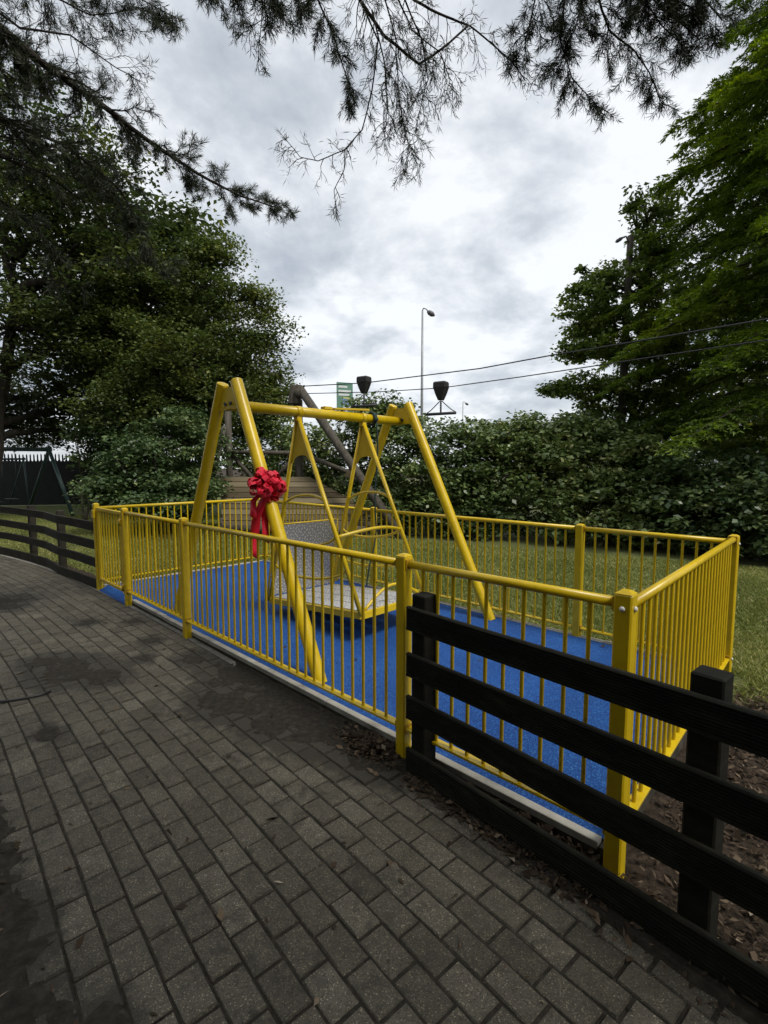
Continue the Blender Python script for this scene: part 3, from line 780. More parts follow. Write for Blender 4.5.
def wire_pt(px_list, Yf):
    return [at(u, v, Yf(u)) for u, v in px_list]
YF = lambda u: 13.0-(u-300)/468*6.2
w1 = wire_pt([(296, 386.5), (364, 383), (420, 376), (480, 368.5), (553, 355), (600, 347.5), (680, 334), (768, 319)], YF)
w2 = wire_pt([(308, 393.5), (375, 392), (441, 388), (520, 377), (587, 367), (680, 353), (768, 340)], YF)
def extend(w, L):
    d = (w[-1]-w[-2]).normalized(); return w+[w[-1]+d*L]
w1 = extend(w1, 3.); w2 = extend(w2, 3.)
m = MB(); m.tube(w1, .0125, 6); tag(m.build('zip_wire', M['wire']), 'upper of two taut dark zip wires crossing the sky to the right', 'wire')
m = MB(); m.tube(w2, .0105, 6); tag(m.build('zip_wire', M['wire']), 'lower of two taut dark zip wires crossing the sky to the right', 'wire')
# off-frame end post both wires are made fast to
r = thing('end_post', (w1[-1].x, w1[-1].y, 0), 'timber end post holding both zip wires, out of the picture to the right', 'post')
m = MB(); m.tube([(w1[-1].x, w1[-1].y, -.2), (w1[-1].x, w1[-1].y, 4.2)], [.14, .12], 12); m.build('post_shaft', M['wood_post'], r)
m = MB(); m.tube([w1[-1], w2[-1]], .02, 8); m.build('wire_anchor', M['wire'], r)

def make_trolley(u, v, label, dz=0):
    p = at(u, v, YF(u)); d = (w1[3]-w1[1]).normalized(); d.z = 0; d.normalize(); sd = Vector((d.y, -d.x, 0))
    r = thing('zip_trolley', p, label, 'zip wire seat', 'zip wire trolleys')
    k = YF(u)/FPX
    m = MB(); ring = [(-.0, .9, .14), (-.03, 1., .17), (-.13, 1.03, .17), (-.28, .72, .13), (-.42, .36, .08)]
    vs = []
    for z, a, b in ring:
        for sx, sy in ((-1, -1), (1, -1), (1, 1), (-1, 1)): vs.append(p+d*(.135*a*sx)+sd*(b*.7*sy)+UP*(z*.95+.09))
    fs = [(3, 2, 1, 0), (16, 17, 18, 19)]+[(4*i+k_, 4*i+(k_+1) % 4, 4*i+4+(k_+1) % 4, 4*i+4+k_) for i in range(4) for k_ in range(4)]
    m.add(vs, fs); m.build('cover', M['trolley'], r)
    bz = p+UP*-.60
    m = MB(); m.tube([p+UP*-.33, bz+UP*.02], .018, 8)
    for i in range(6): m.dome(p+UP*(-.34-.04*i), .028, UP, 6, 3, .7)
    m.build('hanger_strut', M['dark_metal'], r)
    m = MB(); m.tube([bz-d*.36, bz+d*.36], .033, 10); m.build('seat_bar', M['dark_metal'], r)
    for sg in (-1, 1):
        m = MB(); m.tube([p+UP*-.33+d*sg*.03, p+UP*-.42+d*sg*.13, p+UP*-.52+d*sg*.25, bz+d*sg*.34+UP*.03], .011, 6); m.build('chain', M['dark_metal'], r)
    return r
make_trolley(364, 380.5, 'black zip wire trolley on the upper wire, left one, above the yellow beam')
make_trolley(441, 386, 'black zip wire trolley with a hanging seat bar on the lower wire')

# ------------------------------------------------------------------ far street furniture
def make_lamp(u, vtop, Y, hgt, label, armdir=1, wood=False):
    top = at(u, vtop, Y); base = Vector((top.x, Y, 0)); r = thing('street_lamp', base, label, 'street lamp')
    m = MB(); m.tube([base-UP*.2, base.lerp(top, .5), top-UP*.1], [.11, .085, .055], 12); m.build('pole', M['lamp_grey'], r)
    m = MB(); m.tube([top-UP*.12, top+Vector((.05, 0, .04)), top+Vector((.2*armdir, 0, .02)), top+Vector((.40*armdir, 0, -.18))], .04, 8); m.build('arm', M['lamp_grey'], r)
    m = MB(); c = top+Vector((.52*armdir, 0, -.27)); ax = Vector((.85*armdir, 0, -.5)).normalized()
    m.tube([c-ax*.26, c-ax*.12, c+ax*.1, c+ax*.28], [.06, .15, .16, .05], 10); m.build('lamp_head', M['lamp_dark'], r)
make_lamp(422.5, 309, 32, 12, 'tall slim grey street lamp against the clouds above the hedge')
make_lamp(463, 402, 70, 10, 'tiny distant street lamp just above the hedge top, right of the zip seat')

def make_road_sign():
    Y = 30.; tl = at(337.5, 382.5, Y); br = at(352, 414, Y); c = (tl+br)/2
    r = thing('road_sign', (c.x, Y, 0), 'green road direction sign on a pole seen behind the yellow beam', 'road sign')
    ax = Vector((.92, .39, 0)); w = .5; h = (tl.z-br.z)/2
    nv = Vector((.39, -.92, 0))
    m = MB(); m.box(c, ax*w, nv*.03, UP*h, .01); m.build('sign_panel', M['sign_green'], r)
    for (x0, x1, z) in ((-.8, .3, .72), (-.8, .75, .45), (-.8, .55, .22), (-.2, .8, -.55), (-.8, .4, -.78)):
        m = MB(); m.box(c+ax*w*(x0+x1)/2+UP*h*z+nv*.036, ax*w*(x1-x0)/2, nv*.004, UP*.06); m.build('letter_line', M['sign_white'], r)
    m = MB(); m.box(c+ax*w*.25-UP*h*.18+nv*.036, ax*w*.55, nv*.004, UP*h*.2); m.build('sign_patch', M['sign_blue'], r)
    m = MB(); m.box(c+ax*w*.1+UP*h*.02+nv*.038, ax*w*.5, nv*.004, UP*.035); m.build('sign_stripe', M['sign_yellow'], r)
    for s in (-.6, .6):
        m = MB(); p = c+ax*w*s+nv*-.09; m.tube([(p.x, p.y, -.2), (p.x, p.y, c.z+h*.9)], .05, 8); m.build('pole', M['lamp_grey'], r)
make_road_sign()

def make_utility_pole():
    Y = 13.2; t = at(630.5, 236, Y); base = Vector((t.x-.05, Y, 0))
    r = thing('utility_pole', base, 'wooden lamp pole rising through the leafy tree on the right', 'pole')
    m = MB(); m.tube([base-UP*.3, base.lerp(t, .5), t], [.12, .10, .075], 12); m.build('shaft', M['wood_post'], r)
    m = MB(); m.tube([t-UP*.25, t+Vector((-.16, -.1, -.05)), t+Vector((-.32, -.16, -.12))], .018, 8); m.build('arm', M['lamp_dark'], r)
    m = MB(); c = t+Vector((-.36, -.18, -.17)); ax = Vector((-.75, -.2, -.5)).normalized(); m.tube([c-ax*.12, c-ax*.03, c+ax*.07, c+ax*.12], [.02, .045, .045, .02], 10); m.build('lamp_head', M['lamp_dark'], r)
make_utility_pole()

# green steel swing frame and palisade fence at far left
def steel_swing(ap, f1, f2, run, label, rad):
    r = thing('swing_frame', (ap.x, ap.y, 0), label, 'swing frame')
    far = ap+run; o1 = f1-ap; o2 = f2-ap
    for a in (ap, far):
        for o in (o1, o2):
            m = MB(); m.tube([a-o*.03, a+o], rad, 10); m.build('leg', M['green_steel'], r)
    m = MB(); m.tube([ap-run*.02, far+run*.02], rad*1.25, 12); m.build('top_bar', M['green_steel'], r)
    for f in (.35, .65):
        m = MB(); c = ap+run*f; wv = run.normalized()*.2
        for s in (-1, 1): m.tube([c+wv*s, c+wv*s-UP*1.62], .008, 5)
        m.box(c-UP*1.64, wv, run.normalized().cross(UP)*.09, UP*.015); m.build('swing_seat', M['dark_metal'], r)
ap = at(49, 449.5, 16.6)
steel_swing(ap, at(73, 516, 16.0), Vector((at(28, 505, 17.9).x, 17.9, 0.0)), Vector((-3.6, -.4, .03)), 'green steel swing frame beyond the timber fence at far left', .055)
ap2 = at(23.5, 459, 19.0)
steel_swing(ap2, Vector((at(29, 499, 18.6).x, 18.6, .1)), Vector((at(9, 497, 19.6).x, 19.6, .1)), Vector((-3.2, .3, 0)), 'thin darker swing frame standing behind the green one', .03)

def make_palisade():
    A = Vector((-24, 19.0, 0)); B = Vector((-7.6, 21.8, 0)); L = (B-A).length; t = (B-A)/L; sd = Vector((t.y, -t.x, 0))
    r = thing('palisade_fence', A, 'tall black palisade fence with spiked tops behind the far left swings', 'fence')
    m = MB(); n = int(L/.135)
    for i in range(n):
        p = A+t*(.135*i); w = .0662; h = 2.12+random.uniform(-.015, .015)
        m.prism([p-t*w, p+t*w, p+t*w+UP*(h-.32), p+t*.03+UP*(h-.26), p+t*.026+UP*(h-.07), p+UP*h, p-t*.026+UP*(h-.07), p-t*.03+UP*(h-.26), p-t*w+UP*(h-.32)], sd*.012)
    o = m.build('pales', M['fence_black'], r); o['kind'] = 'stuff'
    for z in (.35, 1.55):
        m = MB(); m.box((A+B)/2-sd*.03+UP*z, t*L/2, sd*.02, UP*.035); m.build('rail', M['fence_black'], r)
make_palisade()

# strap lying on the bricks
m = MB()
def gp(u, v, z=0):
    q = at(u, v, 1.); t = (z-H)/(q.z-H); return Vector((q.x*t, t, z))
m.tube([gp(u, v, .012) for u, v in [(-14, 703), (0, 701.5), (14, 700), (28, 697.5), (40, 695), (51, 691)]], .008, 8)
tag(m.build('strap', M['cable']), 'thin black strap lying on the brick path at the left edge', 'strap')

# ------------------------------------------------------------------ vegetation
def limb_path(p, q, sag, wob, n=6):
    p, q = Vector(p), Vector(q); L = (q-p).length
    return [p.lerp(q, i/n)+Vector((random.uniform(-1, 1), random.uniform(-1, 1), random.uniform(-.6, .6)))*wob*L*(0 if i in (0, n) else 1)+UP*sag*L*math.sin(math.pi*i/n) for i in range(n+1)]

def leaf_tree(name, base, label, cat, ells, nclump, per, clump_r, lsize, mat, trunk_r=.18, trunk_top=None, trunk_lean=(0, 0), branch=40, flat=.5, aspect=.6, group=None,
              shell=.55, droop=.35, stems=1, zmin=.05, seed=1):
    g = np.random.default_rng(seed); random.seed(seed)
    base = Vector(base); r = thing(name, base, label, cat, group)
    E = np.array([e[:6] for e in ells], float); wt = np.array([e[3]*e[4]+e[4]*e[5]+e[3]*e[5] for e in ells]); wt /= wt.sum()
    k = g.choice(len(E), nclump, p=wt)
    dirs = unit(g.normal(size=(nclump, 3))); rad = g.uniform(shell**3, 1., nclump)**(1/3)
    C = E[k, :3]+dirs*E[k, 3:6]*rad[:, None]*(1+.10*g.normal(size=(nclump, 1)))
    C[:, 2] = np.maximum(C[:, 2], zmin+.1)
    cr = clump_r*g.uniform(.55, 1.35, nclump)
    n = nclump*per; ci = np.repeat(np.arange(nclump), per)
    off = np.clip(g.normal(size=(n, 3)), -1.7, 1.7)*np.array([1, 1, flat]); tone = np.repeat(g.uniform(-1, 1, nclump), per)
    P = C[ci]+off*cr[ci][:, None]*.62
    tone = tone[P[:, 2] > zmin]; P = P[P[:, 2] > zmin]
    n = len(P)
    az = g.uniform(0, 2*np.pi, n)
    axis = np.stack([np.cos(az), np.sin(az), -droop+g.normal(size=n)*.35], 1)
    nrm = unit(np.stack([g.normal(size=n)*.55, g.normal(size=n)*.55, np.ones(n)], 1))
    ln = lsize*g.uniform(.6, 1.3, n); V, F = leaf_quads(P, axis, nrm, ln, ln*aspect*g.uniform(.8, 1.2, n))
    # per-leaf tone: mostly random, a little shared within a neighbourhood
    cl = .5+.22*np.sin(P[:, 0]*1.7+P[:, 2]*1.1)*np.sin(P[:, 1]*1.3-P[:, 2]*.9+1.); var = np.clip(cl*.6+.2+tone*.20+g.normal(size=n)*.16, 0, 1)
    np_mesh('crown', V, F, mat, r, var)
    m = MB()
    tt = Vector(trunk_top) if trunk_top else Vector((base.x+trunk_lean[0], base.y+trunk_lean[1], float(E[:, 2].max())))
    for s in range(stems):
        b0 = base+Vector((random.uniform(-.3, .3), random.uniform(-.3, .3), 0))*(0 if stems == 1 else 1); t1 = tt+Vector((random.uniform(-1, 1), random.uniform(-1, 1), 0))*(0 if stems == 1 else .8)
        tp = limb_path(b0-UP*.15, t1, 0, .02, 8); m.tube(tp, [trunk_r*(1.25 if i == 0 else 1-.8*i/8) for i in range(9)], 10)
    for i, e in enumerate(ells):
        c = Vector(e[:3]); f = min(.9, max(.15, (c.z-e[5]*.7-base.z)/max(.5, tt.z-base.z))); s = base.lerp(tt, f)
        lp = limb_path(s, c, .06, .05, 6); m.tube(lp, [max(.012, trunk_r*.5*(1-.75*q/6)) for q in range(7)], 7, cap=False)
    pick = g.choice(nclump, min(branch, nclump), replace=False)
    for q in pick:
        c = Vector(C[q]); e = Vector(E[k[q], :3]); s = e.lerp(c, .05)
        lp = limb_path(s, c, .05, .07, 5); m.tube(lp, [max(.006, trunk_r*.16*(1-.8*w_/5)) for w_ in range(6)], 5, cap=False)
    m.build('trunk', M['bark'], r, fix=False)
    return r

def ell(u, v, Y, ru, rv, ry=None):
    """ellipsoid seen at pixel (u,v) at depth Y with pixel radii ru, rv"""
    c = at(u, v, Y); k = Y/FPX; return (c.x, c.y, c.z, ru*k, (ry if ry else ru*k*.9), rv*k)

# left: big tree with leaning trunk, broad tree with yellowish leaves, backing tree, undergrowth
leaf_tree('broadleaf_tree', (-11.9, 14.6, 0), 'tall dark broadleaf tree at far left with a leaning trunk', 'tree',
          [ell(30, 150, 15, 75, 60), ell(95, 190, 15.5, 60, 55), ell(-10, 230, 15, 70, 70), ell(60, 270, 15.2, 70, 60), ell(120, 265, 15.5, 50, 50), ell(10, 330, 14.6, 60, 45), ell(75, 345, 15.5, 60, 40), ell(-60, 130, 15, 80, 90), ell(0, 410, 17, 60, 22), ell(70, 415, 18, 50, 24), ell(40, 398, 17.5, 60, 26), ell(25, 432, 18.5, 50, 14), ell(85, 436, 18.5, 30, 14)],
          610, 95, .50, .135, M['leaf_left'], .26, trunk_top=at(20, 230, 14.9), branch=180, seed=3)
leaf_tree('broadleaf_tree', (-6.4, 15.8, 0), 'rounded broadleaf tree with olive leaves standing left of the swing', 'tree',
          [ell(205, 285, 15.6, 40, 45), ell(160, 300, 15.8, 50, 48), ell(236, 320, 15.6, 36, 40), ell(252, 362, 15.4, 34, 34), ell(272, 338, 15.4, 16, 18), ell(120, 345, 15.8, 46, 44), ell(185, 365, 15.0, 60, 44), ell(235, 405, 15.4, 55, 36), ell(150, 410, 15.2, 60, 36), ell(262, 300, 15.5, 14, 20), ell(212, 250, 15.6, 22, 18), ell(275, 395, 15.8, 20, 26)],
          820, 100, .38, .108, M['leaf_mid'], .16, trunk_top=at(200, 290, 15.8), branch=110, seed=4, shell=.5)
leaf_tree('broadleaf_tree', (-8.2, 18.5, 0), 'dark mid-height tree filling the gap between the two left trees', 'tree',
          [ell(120, 260, 18, 60, 55), ell(165, 245, 18.5, 40, 40), ell(85, 330, 18, 55, 50), ell(150, 330, 18, 60, 60), ell(200, 400, 18, 70, 50), ell(110, 395, 18, 40, 30)],
          520, 56, .75, .24, M['leaf_left'], .2, trunk_top=at(125, 280, 18.3), branch=80, seed=5)
leaf_tree('shrub', (-5.4, 12.0, 0), 'low glossy shrub under the left trees beyond the yellow gate', 'shrub',
          [ell(135, 470, 12.2, 38, 34), ell(180, 455, 12.6, 45, 45), ell(108, 492, 11.8, 26, 20), ell(165, 495, 11.8, 50, 22), ell(190, 490, 12.2, 24, 24)],
          460, 70, .27, .11, M['leaf_shrub'], .05, stems=4, branch=50, seed=6, zmin=.02)
leaf_tree('shrub', (-8.6, 14.4, 0), 'dark leafy sapling in front of the black palisade fence', 'shrub',
          [ell(98, 440, 15., 26, 28), ell(125, 430, 14.6, 24, 28)], 110, 50, .32, .14, M['leaf_shrub'], .04, stems=3, branch=20, seed=16)

# bramble thicket behind the enclosure
def thicket_ells():
    L = []
    for (u, v, Y, ru, rv) in [(345, 462, 13.8, 45, 44), (385, 440, 13.2, 38, 42), (372, 418, 13.6, 26, 22), (400, 425, 13.4, 24, 22), (420, 475, 12.5, 45, 48), (455, 470, 11.8, 46, 50), (470, 500, 11.4, 45, 40), (505, 465, 11.6, 50, 47), (540, 490, 11., 50, 50), (560, 455, 11.4, 44, 38), (520, 440, 12.2, 40, 24), (600, 470, 11., 50, 42), (595, 510, 10.4, 55, 42), (640, 480, 10.6, 50, 45), (650, 520, 9.9, 50, 36), (440, 510, 11.8, 45, 28), (300, 470, 14.5, 45, 40), (265, 450, 15, 40, 40), (395, 505, 12.4, 35, 28), (610, 440, 11.8, 30, 25), (575, 430, 12, 26, 18), (480, 437, 12.2, 34, 18), (575, 455, 12.8, 45, 32), (620, 462, 12.4, 40, 30), (660, 500, 11.2, 40, 40)]:
        L.append(ell(u, v, Y, ru, rv, .75))
    return L
leaf_tree('bramble_thicket', (1.6, 11.8, 0), 'long dense bramble thicket along the grass behind the rear railing', 'hedge', thicket_ells(),
          1900, 56, .26, .112, M['leaf_hedge'], .035, trunk_top=(1.6, 11.9, 1.4), stems=5, branch=150, seed=8, zmin=.02, shell=.6, aspect=.7)
# upright shoots along its top
def shoots():
    m = MB(); g = np.random.default_rng(3); PP = []; AX = []
    for (u, v, Y) in [(372, 392, 13.4), (385, 396, 13.3), (402, 400, 13.3), (412, 408, 13.), (356, 405, 13.6), (515, 408, 12), (500, 420, 12), (560, 410, 11.6), (545, 416, 11.8), (425, 415, 12.6), (470, 418, 12.1), (585, 418, 11.6), (340, 412, 13.8)]:
        t = at(u, v, Y); b = at(u+g.uniform(-14, 14), v+45, Y)
        m.tube(limb_path(b, t, 0, .05, 4), [.012, .01, .008, .006, .004], 5)
        for i in range(26):
            f = g.uniform(.15, 1.); p = b.lerp(t, f); PP.append(tuple(p)); az = g.uniform(0, 6.28); AX.append((math.cos(az), math.sin(az), g.uniform(-.3, .6)))
    PP = np.array(PP); AX = np.array(AX); n = len(PP); ln = g.uniform(.07, .14, n)
    V, F = leaf_quads(PP, AX, unit(np.stack([g.normal(size=n)*.5, g.normal(size=n)*.5, np.ones(n)], 1)), ln, ln*.6)
    r = [o for o in COL.objects if o.name.startswith('bramble_thicket')][0]
    np_mesh('shoot_leaves', V, F, M['leaf_hedge'], r, g.uniform(.3, 1, n)); m.build('shoot_stems', M['bark'], r, fix=False)
shoots()
leaf_tree('laurel_shrub', (6.2, 8.9, 0), 'dark broad-leaved shrub at the right edge below the feathery tree', 'shrub',
          [ell(700, 520, 9.2, 50, 36, .8), ell(745, 525, 8.6, 45, 38, .8), ell(690, 490, 9.8, 45, 40, .8), ell(790, 510, 8.2, 50, 50, .9), ell(745, 490, 9.4, 45, 36, .8), (8.6, 7.6, .9, 1.2, .9, .9), (10.4, 7.4, 1.0, 1.3, 1., 1.)],
          560, 52, .25, .125, M['leaf_shrub'], .04, stems=4, branch=40, seed=9, zmin=.02, aspect=.62)

# right: maple-like tree round the pole
leaf_tree('maple_tree', (6.75, 13.6, 0), 'ragged maple with drooping branches round the lamp pole on the right', 'tree',
          [ell(625, 330, 13.4, 40, 45), ell(595, 310, 13, 30, 26), ell(585, 288, 13.1, 13, 12), ell(645, 270, 13.6, 22, 40), ell(636, 215, 13.6, 7, 20), ell(655, 215, 13.6, 10, 24), ell(590, 350, 13, 28, 12), ell(572, 345, 13, 14, 7), ell(580, 385, 13, 26, 12), ell(563, 388, 13, 11, 5), ell(610, 400, 13.2, 34, 26), ell(600, 430, 13.2, 28, 18), ell(650, 380, 13.8, 45, 50), ell(680, 320, 14, 45, 60), ell(690, 420, 14, 50, 40), ell(640, 440, 13.6, 36, 24), ell(600, 285, 13.1, 14, 10), ell(566, 352, 13, 18, 5), ell(556, 391, 13, 18, 5), ell(579, 273, 13, 5, 12), ell(631, 206, 13.6, 4, 17), ell(642, 190, 13.8, 4, 12), ell(612, 283, 13.2, 24, 26), ell(645, 252, 13.7, 18, 42), ell(665, 230, 14, 20, 40), ell(598, 330, 13.1, 24, 24)],
          640, 80, .22, .105, M['leaf_acer'], .11, trunk_top=at(650, 240, 13.6), branch=120, seed=10, shell=.25, aspect=.75)

# right: feathery conifer
def feathery_tree(base, label, height, seed):
    g = np.random.default_rng(seed); random.seed(seed)
    base = Vector(base); r = thing('feathery_conifer', base, label, 'tree')
    m = MB(); tp = limb_path(base-UP*.2, base+Vector((.2, .1, height)), 0, .008, 10); m.tube(tp, [.34*(1.15-.1*i) for i in range(11)], 12)
    PS_, AX_, LN_ = [], [], []
    nb = 230
    for b in range(nb):
        z = 1.5+(height-2.2)*(b/nb)**.92+g.uniform(-.2, .2); f = 1-z/height
        L = (1.05+4.45*f**.66)*g.uniform(.72, 1.06); 
        if z < 3.0: L *= .85
        az = b*2.39996+g.uniform(-.3, .3)
        # skip most boughs on the far side of the trunk
        if math.cos(az-math.atan2(-base.y, -base.x)) < -.75 and g.uniform() < .6: continue
        h = Vector((math.cos(az), math.sin(az), 0)); sd = Vector((-h.y, h.x, 0)); p0 = base+UP*z
        rise = g.uniform(.02, .22); dr = g.uniform(.30, .48)
        pts = [p0+h*(L*t)+UP*(L*(rise*t*1.2-dr*t*t))+sd*(L*.05*math.sin(t*3+b)) for t in [i/7 for i in range(8)]]
        m.tube(pts, [max(.006, .05*(L/4)*(1-.9*i/7)) for i in range(8)], 5, cap=False)
        ntw = int(25*L)
        for q in range(ntw):
            t = g.uniform(.14, 1.0); i = min(6, int(t*7)); p = pts[i].lerp(pts[i+1], t*7-i)
            tl = (.22+.95*(1-t)**.7*min(1, t*3.2))*g.uniform(.5, 1.15)*min(1., L/3.2); sg = 1 if q % 2 else -1
            tdir = (sd*sg*g.uniform(.6, 1.)+h*g.uniform(.35, .9)+UP*g.uniform(-.38, .12)).normalized()
            e = p+tdir*tl-UP*tl*.22
            nl = int(12+62*tl); ff = g.uniform(.02, 1., nl)
            pt = np.array(p)[None]*(1-ff)[:, None]+np.array(e)[None]*ff[:, None]; pt[:, 2] += tl*.09*np.sin(ff*np.pi)
            side = np.where(g.uniform(size=nl) < .5, -1., 1.)[:, None]*np.array(tdir.cross(UP).normalized())[None]
            ax = side*g.uniform(.5, 1., (nl, 1))+np.array(tdir)[None]*g.uniform(.3, 1., (nl, 1))+np.stack([g.normal(size=nl)*.25, g.normal(size=nl)*.25, -.22+g.normal(size=nl)*.28], 1)
            PS_.append(pt); AX_.append(ax); LN_.append(g.uniform(.06, .125, nl))
    P = np.concatenate(PS_); A = np.concatenate(AX_); ln = np.concatenate(LN_); n = len(P)
    nrm = unit(np.stack([g.normal(size=n)*.4, g.normal(size=n)*.4, np.ones(n)], 1))
    V, F = leaf_quads(P, A, nrm, ln, ln*.26)
    var = np.clip(.45+.25*np.sin(P[:, 0]*1.1+1)*np.sin(P[:, 2]*1.7)+g.normal(size=n)*.2, 0, 1)
    np_mesh('crown', V, F, M['leaf_feather'], r, var); m.build('trunk', M['bark'], r, fix=False)
    return n
nf = feathery_tree((9.3, 10.6, 0), 'tall bright green feathery conifer filling the right edge', 15.5, 21)

# ------------------------------------------------------------------ pines overhead
class Pine:
    def __init__(s, base, label, top, seed):
        s.g = np.random.default_rng(seed); s.r = thing('pine_tree', base, label, 'tree', 'overhanging pines')
        s.m = MB(); s.P = []; s.A = []; s.L = []
        b = Vector(base); s.top = Vector(top)
        t = MB(); t.tube(limb_path(b-UP*.2, s.top, 0, .012, 8), [.30*(1.15-.095*i) for i in range(9)], 14); t.build('trunk', M['pine_bark'], s.r, fix=False); s.b = b
    def tuft(s, p, d, n, ln, spread=.9):
        g = s.g; dd = np.array(d); ax = unit(dd[None]*1.0+g.normal(size=(n, 3))*spread*.75)
        s.P.append(np.array(p)[None]+dd[None]*g.uniform(-.05, .035, (n, 1))); s.A.append(ax); s.L.append(ln*g.uniform(.65, 1.15, n))
    def twig(s, p, d, L, r, dens, depth, ln=.06, droop=.25):
        g = s.g; d = Vector(d).normalized(); n = 5; pts = [Vector(p)]
        dv = d.copy()
        for i in range(n):
            dv = (dv+Vector(g.normal(size=3)*.17)-UP*droop*.22).normalized(); pts.append(pts[-1]+dv*(L/n))
        s.m.tube(pts, [max(.0016, r*(1-.75*i/n)) for i in range(n+1)], 4, cap=False)
        for i in range(n+1):
            f = i/n
            if dens > 0 and (f > .45 or g.uniform() < .25):
                dl = (pts[min(i+1, n)]-pts[max(i-1, 0)]).normalized()
                if g.uniform() < .35+min(1., dens)*.65: s.tuft(pts[i], dl, int((9+15*f)*dens), ln, 1.0)
        if dens > 0: s.tuft(pts[-1], dv, int(20*dens+3), ln, .9)
        if depth > 0:
            for q in range(int(g.integers(2, 5))):
                f = g.uniform(.15, .95); i = min(n-1, int(f*n)); b = pts[i].lerp(pts[i+1], f*n-i)
                sd = Vector(g.normal(size=3)); dl = (pts[i+1]-pts[i]).normalized(); sd = (sd-dl*sd.dot(dl)).normalized()
                s.twig(b, dl*.75+sd*.75-UP*.1, L*g.uniform(.35, .65), r*.6, dens, depth-1, ln, droop)
    def branch(s, px, r0, r1, ntw, tl, dens, start=None, depth=1, f0=.1, droop=.25, ln=.06):
        g = s.g; pts = [at(u, v, Y) for u, v, Y in px]
        if start is not None:
            pts = limb_path(start, pts[0], .04, .03, 4)[:-1]+pts
        fine = []
        for a, b in zip(pts[:-1], pts[1:]):
            k = 3; fine += [a.lerp(b, i/k)+(Vector(g.normal(size=3)*.008*(b-a).length) if i else Vector((0, 0, 0))) for i in range(k)]
        fine.append(pts[-1]); n = len(fine)
        s.m.tube(fine, [r0+(r1-r0)*(i/(n-1))**.8 for i in range(n)], 7)
        lo = f0 if start is None else max(f0, 12/n)
        for q in range(ntw):
            f = lo+(1-lo)*(q+g.uniform(0, 1))/ntw; f = min(f, .999); i = min(n-2, int(f*(n-1))); b = fine[i].lerp(fine[i+1], f*(n-1)-i)
            dl = (fine[i+1]-fine[i]).normalized(); sd = Vector(g.normal(size=3)*np.array([1, 1, .8])); sd = (sd-dl*sd.dot(dl)).normalized()
            s.twig(b, dl*.6+sd*.8, tl*g.uniform(.45, 1.2)*(1-(.72 if tl > .5 else .45)*f), max(.003, (r0+(r1-r0)*f)*.35), dens, depth, ln, droop)
        if dens > 0: s.tuft(fine[-1], (fine[-1]-fine[-2]).normalized(), 24, ln)
    def finish(s):
        g = s.g; P = np.concatenate(s.P); A = np.concatenate(s.A); L = np.concatenate(s.L); n = len(P)
        nrm = unit(g.normal(size=(n, 3))); V, F = leaf_quads(P, A, nrm, L, np.full(n, .0038))
        var = np.clip(.5+g.normal(size=n)*.25, 0, 1)
        np_mesh('needles', V, F, M['needle'], s.r, var); s.m.build('branches', M['pine_bark'], s.r, fix=False)
        return n

pl = Pine((-5.4, .6, 0), 'pine at upper left, its dark branches slanting down across the broadleaf trees', (-5.2, .8, 11), 31)
sA = (-5.3, .7, 5.0)
pl.branch([(-40, 5, 3.3), (0, 28, 3.6), (40, 62, 3.8), (95, 100, 4.1), (150, 142, 4.5), (195, 172, 4.8), (240, 196, 5.1), (282, 209, 5.3)], .062, .005, 64, .52, .95, sA, 1, .05, .25, .066)
pl.branch([(-40, 95, 3.4), (0, 119, 3.7), (65, 145, 4.0), (120, 190, 4.4), (165, 268, 4.8)], .035, .004, 40, .6, 1.2, (-5.3, .7, 4.4), 1, .05, .25, .066)
pl.branch([(-40, 140, 3.4), (0, 156, 3.7), (40, 172, 4.0), (90, 205, 4.3), (135, 262, 4.6)], .026, .004, 22, .62, .5, (-5.3, .7, 4.2), 1, .05)
pl.branch([(-30, 175, 3.6), (0, 200, 3.8), (45, 238, 4.2), (66, 290, 4.5)], .02, .004, 14, .55, .5, (-5.3, .7, 4.0), 1, .1)
pl.branch([(-20, 0, 3.4), (20, 28, 3.7), (70, 35, 4.0), (105, 60, 4.2), (140, 82, 4.4)], .018, .003, 26, .42, .35, (-5.3, .7, 5.4), 1, .1)
pl.branch([(10, -40, 3.6), (50, -5, 3.9), (90, 15, 4.1), (150, 8, 4.3)], .02, .003, 24, .42, .6, (-5.3, .7, 5.8), 1, .1)
pl.branch([(70, -30, 3.8), (120, -12, 4.0), (150, 4, 4.2), (176, 18, 4.3)], .015, .003, 14, .3, .8, (-5.3, .7, 6.0), 1, .3)
# boughs out of the picture that make up the rest of its crown
for k in range(26):
    a = pl.g.uniform(0, 6.28); z = pl.g.uniform(5.8, 10.5); L = pl.g.uniform(1.6, 3.6)*(1.25-z/14)
    b = Vector((-5.2, .8, z)); e = b+Vector((math.cos(a)*L, math.sin(a)*L, pl.g.uniform(-.2, .7)))
    if e.y > 2.2 and e.x > -4.5: continue
    lp = limb_path(b, e, .05, .04, 5); pl.m.tube(lp, [.045, .04, .034, .026, .018, .008], 6)
    for q in range(16):
        f = pl.g.uniform(.25, 1); i = min(4, int(f*5)); p = lp[i].lerp(lp[i+1], f*5-i); pl.twig(p, Vector(pl.g.normal(size=3))+(e-b).normalized(), pl.g.uniform(.3, .7), .007, 1.0, 1, .085)
n1_ = pl.finish()

